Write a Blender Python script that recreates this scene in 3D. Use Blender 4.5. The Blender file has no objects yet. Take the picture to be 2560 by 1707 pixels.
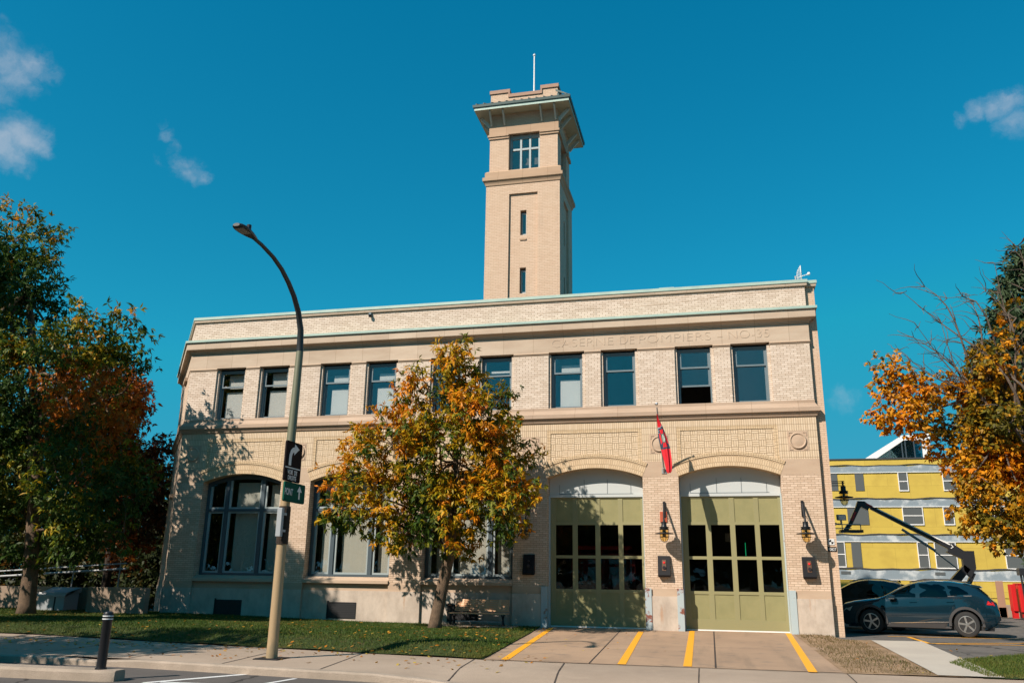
import bpy, math, random
import numpy as np
from mathutils import Matrix, Vector
random.seed(7); rng = np.random.default_rng(7)
S = bpy.context.scene
col = S.collection
R = math.radians

# ------------------------------------------------------------------ camera
cam_d = bpy.data.cameras.new('camera'); cam = bpy.data.objects.new('camera', cam_d); col.objects.link(cam)
cam_d.sensor_width = 36; cam_d.lens = 29.25; cam_d.clip_start = .1; cam_d.clip_end = 3000
Mw = Matrix(((0.97307, 0.05041, 0.22491), (0.23008, -0.27057, -0.93480), (0.01373, 0.96138, -0.27488))).to_4x4()
Mw.translation = (17.625, -29.063, 1.5376)
cam.matrix_world = Mw
S.camera = cam

# ------------------------------------------------------------------ light, sky, exposure
SX, SZ = 0.74, -1.05                       # sun travel direction (SX, 1, SZ)
SUN = Vector((SX, 1, SZ)).normalized()
sd = bpy.data.lights.new('sun', 'SUN'); sd.energy = 5.0; sd.angle = R(.53); sd.color = (1, .885, .775)
sun = bpy.data.objects.new('sun', sd); col.objects.link(sun)
sun.rotation_euler = SUN.to_track_quat('-Z', 'Y').to_euler(); sun.location = (0, -30, 40)
SUN_EL = math.asin(-SUN.z)
SUN_AZ = math.atan2(-SUN.x, -SUN.y)        # clockwise from +Y

S.view_settings.view_transform = 'Standard'; S.view_settings.look = 'None'
S.view_settings.exposure = 0.5; S.view_settings.gamma = 1; S.view_settings.use_curve_mapping = False


class NT:
    """small helper around a node tree"""
    def __init__(s, tree): s.t = tree; s.n = tree.nodes; s.l = tree.links
    def new(s, typ, **kw):
        n = s.n.new(typ)
        for k, v in kw.items(): setattr(n, k, v)
        return n
    def put(s, sock, v):
        if hasattr(v, 'is_output'): s.l.new(v, sock)
        else: sock.default_value = v
    def m(s, op, a, b=None, c=None, clamp=False):
        n = s.new('ShaderNodeMath', operation=op, use_clamp=clamp)
        for i, v in enumerate((a, b, c)):
            if v is not None: s.put(n.inputs[i], v)
        return n.outputs[0]
    def vm(s, op, a, b=None, out=0):
        n = s.new('ShaderNodeVectorMath', operation=op)
        s.put(n.inputs[0], a)
        if b is not None: s.put(n.inputs[1], b)
        return n.outputs[out]
    def mix(s, f, a, b, blend='MIX'):
        n = s.new('ShaderNodeMix', data_type='RGBA', blend_type=blend)
        s.put(n.inputs[0], f); s.put(n.inputs[6], a); s.put(n.inputs[7], b)
        return n.outputs[2]
    def noise(s, vec, scale, detail=4, rough=.55, out=0):
        n = s.new('ShaderNodeTexNoise'); s.put(n.inputs['Vector'], vec)
        n.inputs['Scale'].default_value = scale; n.inputs['Detail'].default_value = detail; n.inputs['Roughness'].default_value = rough
        return n.outputs[out]
    def ramp(s, f, lo, hi):
        n = s.new('ShaderNodeMapRange', interpolation_type='SMOOTHSTEP'); s.put(n.inputs[0], f)
        n.inputs[1].default_value = lo; n.inputs[2].default_value = hi
        return n.outputs[0]


def c4(c): return (c[0], c[1], c[2], 1)

W = bpy.data.worlds.new('World'); S.world = W; W.use_nodes = True
w = NT(W.node_tree); w.n.clear()
sky = w.new('ShaderNodeTexSky', sky_type='NISHITA', sun_disc=False, sun_elevation=SUN_EL, sun_rotation=SUN_AZ)
sky.air_density = 1.0; sky.dust_density = .25; sky.ozone_density = 2.0
hs = w.new('ShaderNodeHueSaturation'); hs.inputs['Saturation'].default_value = 1.45; hs.inputs['Value'].default_value = .85
w.put(hs.inputs['Color'], sky.outputs[0])
tint = w.mix(1.0, hs.outputs[0], (.5, 1.12, .93, 1), 'MULTIPLY')
gm = w.new('ShaderNodeGamma'); gm.inputs['Gamma'].default_value = .7; w.put(gm.inputs['Color'], tint)
skyc = w.mix(1.0, w.mix(1.0, gm.outputs[0], (.36, 1.70, 1.82, 1), 'MULTIPLY'), (.9, 3.0, 4.5, 1), 'DARKEN')
dirv = w.vm('NORMALIZE', w.new('ShaderNodeTexCoord').outputs['Generated'])
wob = w.vm('ADD', w.vm('MULTIPLY', w.vm('SUBTRACT', w.noise(dirv, 16, 3, .6, out=1), (.5, .5, .5)), (.042, .042, .042)),
           w.vm('MULTIPLY', w.vm('SUBTRACT', w.noise(dirv, 60, 4, .65, out=1), (.5, .5, .5)), (.02, .02, .02)))
dirw = w.vm('ADD', dirv, wob)
cl = None
BLOBS = [((-.6585, .5749, .4857), .022, .8), ((-.6541, .589, .4746), .020, .8), ((-.6412, .5912, .4892), .015, .75), ((-.6639, .5888, .461), .018, .55), ((-.6354, .5997, .4865), .012, .5),
         ((-.6762, .6096, .4136), .024, 1.3), ((-.6655, .6159, .4217), .021, 1.35), ((-.6583, .626, .418), .015, 1.1), ((-.6533, .6342, .4135), .010, .8),
         ((-.5543, .6865, .4705), .007, .5), ((-.5537, .6959, .4574), .009, .6), ((-.5514, .7061, .4443), .010, .65), ((-.5493, .7148, .4328), .012, .75), ((-.5462, .7223, .4242), .014, .8), ((-.5373, .7295, .4232), .010, .7), ((-.5675, .7033, .4282), .008, .5),
         ((.2743, .8455, .4581), .009, .7), ((.2866, .8393, .462), .012, .85), ((.2994, .8358, .4602), .014, .9), ((.3107, .8296, .4639), .014, .9), ((.3194, .8377, .4431), .016, .8),
         ((.1467, .969, .199), .014, .5), ((.1578, .9671, .1996), .010, .4)]
for c, r, amp in BLOBS:
    d = w.vm('LENGTH', w.vm('SUBTRACT', dirw, c), out=1)
    f = w.m('MULTIPLY', w.m('SUBTRACT', 1, w.m('DIVIDE', d, r * 1.55), clamp=True), amp)
    cl = f if cl is None else w.m('MAXIMUM', cl, f)
fine = w.noise(dirw, 40, 8, .66)
wisp = w.ramp(w.m('ADD', cl, w.m('MULTIPLY', w.m('SUBTRACT', fine, .52), 1.1)), .0, 1.35)
wisp = w.m('MULTIPLY', wisp, w.ramp(cl, 0, .25))
sep = w.new('ShaderNodeSeparateXYZ'); w.put(sep.inputs[0], dirv)
south = w.m('MULTIPLY', w.ramp(w.noise(dirv, 3.2, 7, .6), .5, .72), w.ramp(w.m('MULTIPLY', sep.outputs[1], -1), .05, .5))
alpha = w.m('MAXIMUM', w.m('MULTIPLY', wisp, .42), w.m('MULTIPLY', south, .13))
bg = w.new('ShaderNodeBackground'); bg.inputs['Strength'].default_value = .085
w.put(bg.inputs['Color'], w.mix(alpha, skyc, (6.6, 6.2, 6.4, 1)))
wo = w.new('ShaderNodeOutputWorld'); w.l.new(bg.outputs[0], wo.inputs[0])

# ------------------------------------------------------------------ materials
MATS = {}
def base_mat(name, rough=.7, metal=0, spec=.5):
    m = bpy.data.materials.new(name); m.use_nodes = True
    t = NT(m.node_tree); b = t.n['Principled BSDF']
    b.inputs['Roughness'].default_value = rough; b.inputs['Metallic'].default_value = metal
    b.inputs['Specular IOR Level'].default_value = spec
    MATS[name] = m
    return m, t, b

def bumpit(t, b, h, dist=.01, strength=1):
    n = t.new('ShaderNodeBump'); n.inputs['Distance'].default_value = dist; n.inputs['Strength'].default_value = strength
    t.put(n.inputs['Height'], h); t.l.new(n.outputs[0], b.inputs['Normal'])

def plain(name, c, rough=.6, metal=0, var=.18, scale=3, bump=0, spec=.5, c2=None, lo=.35, hi=.7, coord='Object', stretch=None, scale2=40):
    """a base colour with two octaves of real-world unevenness"""
    m, t, b = base_mat(name, rough, metal, spec)
    v = t.new('ShaderNodeTexCoord').outputs[coord]
    if stretch: v = t.vm('MULTIPLY', v, stretch)
    n1 = t.noise(v, scale, 6, .6); n2 = t.noise(v, scale2, 3)
    dark = tuple(x * (1 - var) for x in c); lite = tuple(min(1, x * (1 + var)) for x in c)
    k = t.mix(n2, c4(dark), c4(lite))
    if c2: k = t.mix(t.ramp(n1, lo, hi), k, c4(c2))
    else: k = t.mix(t.m('MULTIPLY', n1, .5), k, c4(dark))
    t.put(b.inputs['Base Color'], k)
    t.put(b.inputs['Roughness'], t.m('ADD', rough - .08, t.m('MULTIPLY', n1, .16)))
    if bump: bumpit(t, b, n2, bump)
    return m

def brick(name, a, bcol, mortar, bw=.222, rh=.0735, off=.5, ms=.0055, stain=(.5, .42, .3), stain_amt=.25, v0=0.0):
    m, t, b = base_mat(name, .75, 0, .3)
    uv = t.new('ShaderNodeUVMap').outputs[0]
    uvs = t.vm('ADD', uv, (50, 50 - v0, 0)) if True else uv
    n = t.new('ShaderNodeTexBrick'); n.offset = off; n.squash = 1
    t.put(n.inputs['Vector'], uvs)
    n.inputs['Color1'].default_value = c4(a); n.inputs['Color2'].default_value = c4(bcol); n.inputs['Mortar'].default_value = c4(mortar)
    n.inputs['Scale'].default_value = 1; n.inputs['Mortar Size'].default_value = ms; n.inputs['Mortar Smooth'].default_value = .2
    n.inputs['Brick Width'].default_value = bw; n.inputs['Row Height'].default_value = rh; n.inputs['Bias'].default_value = -.1
    big = t.noise(uv, .55, 5, .62); fine_ = t.noise(uv, 9, 3)
    streak = t.noise(t.vm('MULTIPLY', uv, (3.0, .35, 1)), 1.0, 5, .65)
    k = t.mix(t.m('MULTIPLY', t.ramp(big, .42, .8), stain_amt), n.outputs[0], c4(stain))
    k = t.mix(t.m('MULTIPLY', t.ramp(streak,   .54, .74), .26), k, c4(tuple(x * .6 for x in a)))
    k = t.mix(t.m('MULTIPLY', t.ramp(fine_, .5, .8), .16), k, c4(tuple(x * .7 for x in a)))
    t.put(b.inputs['Base Color'], k)
    bumpit(t, b, t.m('SUBTRACT', 1, n.outputs['Fac']), .006, .8)
    return m

CR1, CR2, MO = (.67, .56, .46), (.52, .415, .325), (.27, .19, .115)
brick('brick_cream', CR1, CR2, MO)
brick('brick_tan', (.63, .485, .365), (.50, .365, .26), (.28, .195, .12), ms=.0055)
brick('brick_peach', (.60, .435, .31), (.55, .385, .265), (.38, .26, .17), ms=.004, stain_amt=.12)
brick('brick_soldier', (.62, .49, .345), (.55, .42, .28), (.25, .17, .10), bw=.0735, rh=.222, off=0, v0=6.51)
brick('brick_voussoir', (.61, .46, .295), (.53, .385, .235), (.29, .20, .115), bw=.0735, rh=.185, off=.5)
brick('brick_header', (.60, .45, .285), (.53, .385, .23), (.26, .18, .1), bw=.0735, rh=.11, off=0)

def basket():
    m, t, b = base_mat('brick_basket_weave', .75, 0, .3)
    uv = t.new('ShaderNodeUVMap').outputs[0]
    s = t.new('ShaderNodeSeparateXYZ'); t.put(s.inputs[0], t.vm('SCALE', uv)); s.inputs[0].default_value = (0, 0, 0)
    t.put(s.inputs[0], t.vm('MULTIPLY', t.vm('ADD', uv, (50.05, 50.06, 0)), (1 / .225, 1 / .225, 1)))
    u, v = s.outputs[0], s.outputs[1]
    chk = t.m('MODULO', t.m('ADD', t.m('FLOOR', u), t.m('FLOOR', v)), 2)
    fu, fv = t.m('FRACT', u), t.m('FRACT', v)
    def edge(f, wd): return t.m('LESS_THAN', t.m('MINIMUM', f, t.m('SUBTRACT', 1, f)), wd)
    outer = t.m('MAXIMUM', edge(fu, .03), edge(fv, .03))
    hor = edge(t.m('FRACT', t.m('MULTIPLY', fv, 3)), .085); ver = edge(t.m('FRACT', t.m('MULTIPLY', fu, 3)), .085)
    line = t.m('ADD', t.m('MULTIPLY', hor, t.m('SUBTRACT', 1, chk)), t.m('MULTIPLY', ver, chk))
    mort = t.m('MAXIMUM', outer, line)
    rnd = t.new('ShaderNodeTexWhiteNoise', noise_dimensions='2D')
    cb = t.new('ShaderNodeCombineXYZ')
    t.put(cb.inputs[0], t.m('FLOOR', t.m('MULTIPLY', u, 3))); t.put(cb.inputs[1], t.m('FLOOR', t.m('MULTIPLY', v, 3)))
    t.put(rnd.inputs['Vector'], cb.outputs[0])
    k = t.mix(rnd.outputs[0], c4((.63, .50, .35)), c4((.56, .43, .285)))
    k = t.mix(mort, k, c4((.22, .15, .085)))
    k = t.mix(t.m('MULTIPLY', t.ramp(t.noise(uv, .7, 5), .4, .8), .2), k, c4((.45, .34, .22)))
    t.put(b.inputs['Base Color'], k); bumpit(t, b, t.m('SUBTRACT', 1, mort), .006, .8)
basket()

def stone(name, c, c2, joint=None, rough=.75):
    """weathered ashlar: soft streaks, optional block joints from UV"""
    m, t, b = base_mat(name, rough, 0, .3)
    uv = t.new('ShaderNodeUVMap').outputs[0]
    n1 = t.noise(t.vm('MULTIPLY', uv, (.5, 2.2, 1)), 1.2, 7, .65); n2 = t.noise(uv, 30, 4)
    k = t.mix(t.ramp(n1, .3, .75), c4(c), c4(c2))
    k = t.mix(t.m('MULTIPLY', n2, .25), k, c4(tuple(x * .75 for x in c)))
    if joint:
        n = t.new('ShaderNodeTexBrick'); n.offset = 0; t.put(n.inputs['Vector'], t.vm('ADD', uv, (51.0, 50, 0)))
        n.inputs['Color1'].default_value = (1, 1, 1, 1); n.inputs['Color2'].default_value = (.86, .85, .84, 1); n.inputs['Mortar'].default_value = (.55, .5, .45, 1)
        n.inputs['Scale'].default_value = 1; n.inputs['Mortar Size'].default_value = .006; n.inputs['Brick Width'].default_value = joint[0]; n.inputs['Row Height'].default_value = joint[1]
        n.inputs['Mortar Smooth'].default_value = .1
        k = t.mix(1.0, k, n.outputs[0], 'MULTIPLY')
    t.put(b.inputs['Base Color'], k); bumpit(t, b, n2, .003)
    return m
stone('stone_band', (.48, .36, .265), (.40, .285, .20), (1.52, 50))
stone('stone_frieze', (.56, .45, .34), (.46, .345, .25), (1.13, 50))
stone('stone_block', (.49, .37, .265), (.42, .30, .21))
stone('carved_letter', (.51, .40, .30), (.45, .34, .24))
stone('stone_tower', (.49, .34, .225), (.43, .285, .18), (1.1, 50))

def concrete_base():
    m, t, b = base_mat('concrete_base', .8, 0, .3)
    uv = t.new('ShaderNodeUVMap').outputs[0]
    n1 = t.noise(t.vm('MULTIPLY', uv, (1.2, .7, 1)), 1.4, 8, .68); n2 = t.noise(uv, 45, 4)
    rust = t.ramp(t.noise(t.vm('MULTIPLY', uv, (2.6, .45, 1)), 1.5, 5, .6), .60, .72)
    k = t.mix(t.ramp(n1, .34, .7), c4((.58, .49, .40)), c4((.40, .33, .265)))
    k = t.mix(t.m('MULTIPLY', rust, .6), k, c4((.40, .20, .09)))
    k = t.mix(t.m('MULTIPLY', n2, .3), k, c4((.25, .21, .17)))
    t.put(b.inputs['Base Color'], k); bumpit(t, b, n2, .005)
concrete_base()

plain('copper_patina', (.36, .47, .40), .55, 0, .16, 2, c2=(.30, .41, .36))
plain('copper_dark', (.055, .085, .08), .5, .3, .2, 2)
plain('soffit_board', (.46, .44, .33), .6, 0, .12, 6)
plain('bracket_paint', (.50, .50, .43), .5, 0, .1, 6)
plain('frame_paint', (.13, .175, .195), .45, 0, .12, 4)
plain('frame_arch', (.055, .08, .095), .45, 0, .15, 4)
plain('frame_dark', (.045, .065, .08), .45, 0, .15, 4)
plain('sash_pale', (.30, .35, .35), .45, 0, .1, 4)
plain('tympanum_paint', (.47, .50, .49), .5, 0, .07, 2)
plain('door_green', (.262, .242, .115), .55, 0, .07, 2.2, c2=(.232, .218, .102), spec=.25)
plain('door_rail_green', (.255, .235, .112), .55, 0, .07, 2.2)
plain('jamb_steel', (.38, .45, .46), .45, 0, .1, 3, c2=(.33, .16, .10), lo=.62, hi=.7)
plain('rusty_steel', (.36, .42, .43), .5, 0, .1, 3.2, c2=(.20, .065, .04), lo=.50, hi=.58)
plain('black_iron', (.012, .013, .016), .42, .2, .2, 8)
plain('black_box', (.010, .0095, .011), .55, 0, .2, 5, spec=.25)
plain('dark_grille', (.012, .012, .013), .6, 0, .2, 9)
plain('roof_tar', (.07, .07, .07), .9)
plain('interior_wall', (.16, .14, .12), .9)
plain('white_blind', (.66, .66, .62), .8, 0, .04, 4)
plain('warm_blind', (.46, .46, .40), .8, 0, .06, 1.5)
plain('white_paint', (.78, .77, .74), .5, 0, .06, 4)
plain('galvanised', (.30, .31, .31), .5, .15, .12, 6)
plain('pole_metal', (.34, .24, .13), .55, 0, .10, 2.5, c2=(.25, .19, .11), lo=.5, hi=.62, stretch=(1, 1, .35))
plain('pole_upper', (.14, .145, .09), .5, .1, .15, 2.5, c2=(.30, .30, .27), lo=.62, hi=.7, stretch=(1, 1, .5))
plain('pole_arm', (.035, .04, .042), .45, .3, .15, 4)
plain('sign_black', (.014, .009, .009), .7, 0, .15, 6, spec=.08)
plain('sign_green', (.004, .075, .05), .7, 0, .12, 6, spec=.08)
plain('sign_white', (.62, .63, .62), .4, 0, .05, 6)
plain('sign_back', (.25, .24, .22), .5, .3, .1, 6)
plain('bench_wood', (.62, .36, .20), .55, 0, .12, 5, stretch=(.4, 3, 3))
plain('yellow_paint', (.80, .36, .012), .6, 0, .08, 8, c2=(.50, .28, .08), lo=.62, hi=.75, coord='Object')
plain('white_line', (.62, .62, .60), .7, 0, .1, 6, c2=(.2, .2, .2), lo=.55, hi=.75)
plain('rubber', (.018, .018, .018), .8, 0, .2, 20)
plain('flag_red', (.62, .010, .022), .7, 0, .06, 8)
plain('flag_navy', (.018, .045, .075), .7, 0, .06, 8)
plain('flag_white', (.58, .62, .58), .7, 0, .05, 8)
plain('flag_green', (.05, .14, .10), .7, 0, .05, 8)
plain('flag_grey', (.35, .38, .42), .7, 0, .05, 8)
plain('orange_plate', (.42, .085, .035), .5, 0, .1, 8)
plain('amber_plastic', (.11, .05, .022), .4, 0, .1, 8)
plain('smoke_lens', (.03, .025, .03), .3, 0, .1, 8)
plain('wood_brown', (.34, .20, .13), .7, 0, .15, 5)
plain('red_plastic', (.55, .012, .012), .45, 0, .1, 4)
plain('tarp_grey', (.17, .16, .16), .7, 0, .15, 3)
plain('cabinet_grey', (.30, .32, .33), .6, 0, .1, 3)
plain('fire_red', (.20, .012, .012), .35, 0, .1, 3)

def ground_mat(name, c, c2, scale, fine, bump, crack=0, c3=None):
    m, t, b = base_mat(name, .88, 0, .25)
    v = t.new('ShaderNodeTexCoord').outputs['Object']
    n1 = t.noise(v, scale, 8, .62); n2 = t.noise(v, fine, 5, .7); n3 = t.noise(v, scale * 6, 4)
    k = t.mix(t.ramp(n1, .3, .7), c4(c), c4(c2))
    k = t.mix(t.m('MULTIPLY', t.ramp(n2, .3, .75), .5), k, c4(tuple(x * .68 for x in c2)))
    if c3: k = t.mix(t.m('MULTIPLY', t.ramp(n3, .52, .72), .6), k, c4(c3))
    if crack:
        vo = t.new('ShaderNodeTexVoronoi', feature='DISTANCE_TO_EDGE')
        t.put(vo.inputs['Vector'], t.vm('ADD', v, t.vm('MULTIPLY', t.noise(v, 1.3, 4, out=1), (.9, .9, .9)))); vo.inputs['Scale'].default_value = crack
        k = t.mix(t.m('LESS_THAN', vo.outputs[0], .006), k, c4(tuple(x * .4 for x in c2)))
    t.put(b.inputs['Base Color'], k); bumpit(t, b, n2, bump)
    return m
ground_mat('asphalt', (.135, .12, .11), (.10, .09, .082), .5, 60, .012, .16)
ground_mat('lot_asphalt', (.155, .14, .125), (.11, .10, .09), .45, 60, .012, .2, (.19, .17, .15))
ground_mat('sidewalk_concrete', (.40, .315, .24), (.31, .24, .18), .35, 70, .006, 0, (.36, .28, .21))
ground_mat('drive_concrete', (.42, .285, .185), (.33, .225, .15), .3, 70, .006, 0, (.19, .15, .115))
m = MATS['drive_concrete']; t = NT(m.node_tree); b = t.n['Principled BSDF']
v = t.new('ShaderNodeTexCoord').outputs['Object']; prev = b.inputs['Base Color'].links[0].from_socket
tyre = t.ramp(t.noise(t.vm('MULTIPLY', v, (1.5, .16, 1)), 1.0, 6, .62), .50, .72); oil = t.ramp(t.noise(v, .9, 4, .5), .66, .76)
k = t.mix(t.m('MULTIPLY', tyre, .42), prev, c4((.15, .115, .085))); k = t.mix(t.m('MULTIPLY', oil, .45), k, c4((.10, .08, .065)))
t.put(b.inputs['Base Color'], k)
ground_mat('path_concrete', (.50, .45, .375), (.43, .38, .32), .5, 80, .005)
ground_mat('kerb_concrete', (.46, .37, .29), (.33, .27, .21), 1.4, 50, .02)
ground_mat('wall_concrete', (.36, .275, .20), (.28, .21, .155), .8, 50, .008)
ground_mat('lawn_soil', (.028, .055, .010), (.045, .06, .014), .8, 40, .03, 0, (.10, .07, .03))
ground_mat('dirt', (.44, .29, .175), (.24, .16, .09), 1.2, 35, .03, 0, (.09, .075, .03))
ground_mat('far_ground', (.09, .085, .06), (.07, .07, .05), .1, 5, .02)
ground_mat('joint_dark', (.07, .055, .045), (.05, .04, .035), 2, 30, .002)
ground_mat('bark', (.20, .135, .085), (.11, .075, .05), 6, 40, .03)
ground_mat('bark_dark', (.06, .042, .03), (.035, .026, .02), 6, 40, .03)
ground_mat('bark_grey', (.17, .125, .095), (.11, .085, .065), 6, 40, .03)

def sheathing():
    m, t, b = base_mat('yellow_sheathing', .7, 0, .3)
    uv = t.new('ShaderNodeUVMap').outputs[0]
    n = t.new('ShaderNodeTexBrick'); n.offset = .5; t.put(n.inputs['Vector'], t.vm('ADD', uv, (50, 50, 0)))
    n.inputs['Color1'].default_value = (.56, .41, .075, 1); n.inputs['Color2'].default_value = (.51, .37, .065, 1); n.inputs['Mortar'].default_value = (.42, .30, .055, 1)
    n.inputs['Scale'].default_value = 1; n.inputs['Mortar Size'].default_value = .012; n.inputs['Brick Width'].default_value = 2.44; n.inputs['Row Height'].default_value = 1.22
    n1 = t.noise(uv, 1.1, 6, .6)
    t.put(b.inputs['Base Color'], t.mix(t.m('MULTIPLY', t.ramp(n1, .42, .72), .5), n.outputs[0], (.40, .275, .05, 1)))
sheathing()
plain('membrane', (.24, .29, .32), .5, .1, .25, 1.1, c2=(.52, .55, .55), lo=.5, hi=.66)
plain('membrane_dark', (.05, .05, .05), .6)
plain('grey_plastic', (.105, .115, .115), .3, 0, .15, 1.2)

def paint(name, c, rough=.28, coat=.8, metal=.3):
    m, t, b = base_mat(name, rough, metal, .5)
    v = t.new('ShaderNodeTexCoord').outputs['Object']
    t.put(b.inputs['Base Color'], t.mix(t.m('MULTIPLY', t.noise(v, 3, 5), .06), c4(c), (.08, .075, .065, 1)))
    b.inputs['Coat Weight'].default_value = coat; b.inputs['Coat Roughness'].default_value = .06
    return m
paint('car_blue', (.0028, .017, .028), .06, .7, 0); paint('car_black', (.002, .0025, .004), .14, .3, 0)
plain('car_cladding', (.045, .043, .043), .6, 0, .12, 5)
plain('alloy', (.55, .53, .50), .3, .9, .05, 8)
plain('chrome', (.7, .7, .7), .2, 1, .03, 8)
paint('boom_black', (.024, .024, .028), .4, .3, .2)

def glass(name, refl=.12, tint=(.75, .82, .82), rough=.01, wave=.12):
    m = bpy.data.materials.new(name); m.use_nodes = True; MATS[name] = m
    t = NT(m.node_tree); t.n.clear()
    v = t.new('ShaderNodeTexCoord').outputs['Object']
    tr = t.new('ShaderNodeBsdfTransparent'); tr.inputs[0].default_value = c4(tint)
    gl = t.new('ShaderNodeBsdfGlossy'); gl.inputs['Roughness'].default_value = rough
    bp = t.new('ShaderNodeBump'); bp.inputs['Distance'].default_value = .02; bp.inputs['Strength'].default_value = wave
    t.put(bp.inputs['Height'], t.noise(v, 1.6, 2)); t.l.new(bp.outputs[0], gl.inputs['Normal'])
    ge = t.new('ShaderNodeNewGeometry')
    cosi = t.m('ABSOLUTE', t.vm('DOT_PRODUCT', ge.outputs['Incoming'], ge.outputs['Normal'], out=1))
    sch = t.m('ADD', .035, t.m('MULTIPLY', .965, t.m('POWER', t.m('SUBTRACT', 1, cosi), 5)))
    mx = t.new('ShaderNodeMixShader'); t.put(mx.inputs[0], t.m('ADD', sch, refl, clamp=True))
    t.l.new(tr.outputs[0], mx.inputs[1]); t.l.new(gl.outputs[0], mx.inputs[2])
    o = t.new('ShaderNodeOutputMaterial'); t.l.new(mx.outputs[0], o.inputs[0])
glass('window_glass', .11, (.95, .96, .96)); glass('door_glass', .0, (.66, .66, .64)); glass('arch_glass', .05, (.95, .95, .94)); glass('car_glass', .02, (.05, .06, .065), wave=0); glass('windscreen_glass', .12, (.25, .3, .32), wave=0)
glass('lamp_glass', .02, (.95, .82, .5), .15); glass('skylight_glass', .25, (.3, .42, .45))

def emit(name, c, s):
    m = bpy.data.materials.new(name); m.use_nodes = True; MATS[name] = m
    b = m.node_tree.nodes['Principled BSDF']; b.inputs['Base Color'].default_value = c4(tuple(x * .3 for x in c))
    b.inputs['Emission Color'].default_value = c4(c); b.inputs['Emission Strength'].default_value = s
emit('red_lens', (.9, .02, .02), .55); emit('streak_green_glow', (.02, .9, .35), .7)

def leaf_mat(name, rough=.5, trans=.3):
    m = bpy.data.materials.new(name); m.use_nodes = True; MATS[name] = m
    t = NT(m.node_tree); b = t.n['Principled BSDF']; o = t.n['Material Output']
    a = t.new('ShaderNodeAttribute', attribute_name='tone')
    t.put(b.inputs['Base Color'], a.outputs[0]); b.inputs['Roughness'].default_value = rough; b.inputs['Specular IOR Level'].default_value = .2
    tl = t.new('ShaderNodeBsdfTranslucent'); t.put(tl.inputs[0], a.outputs[0])
    mx = t.new('ShaderNodeMixShader'); mx.inputs[0].default_value = trans
    t.l.new(b.outputs[0], mx.inputs[1]); t.l.new(tl.outputs[0], mx.inputs[2]); t.l.new(mx.outputs[0], o.inputs[0])
leaf_mat('leaf'); leaf_mat('grass_blade', .6, .2); leaf_mat('needle', .6, .1)

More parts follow.
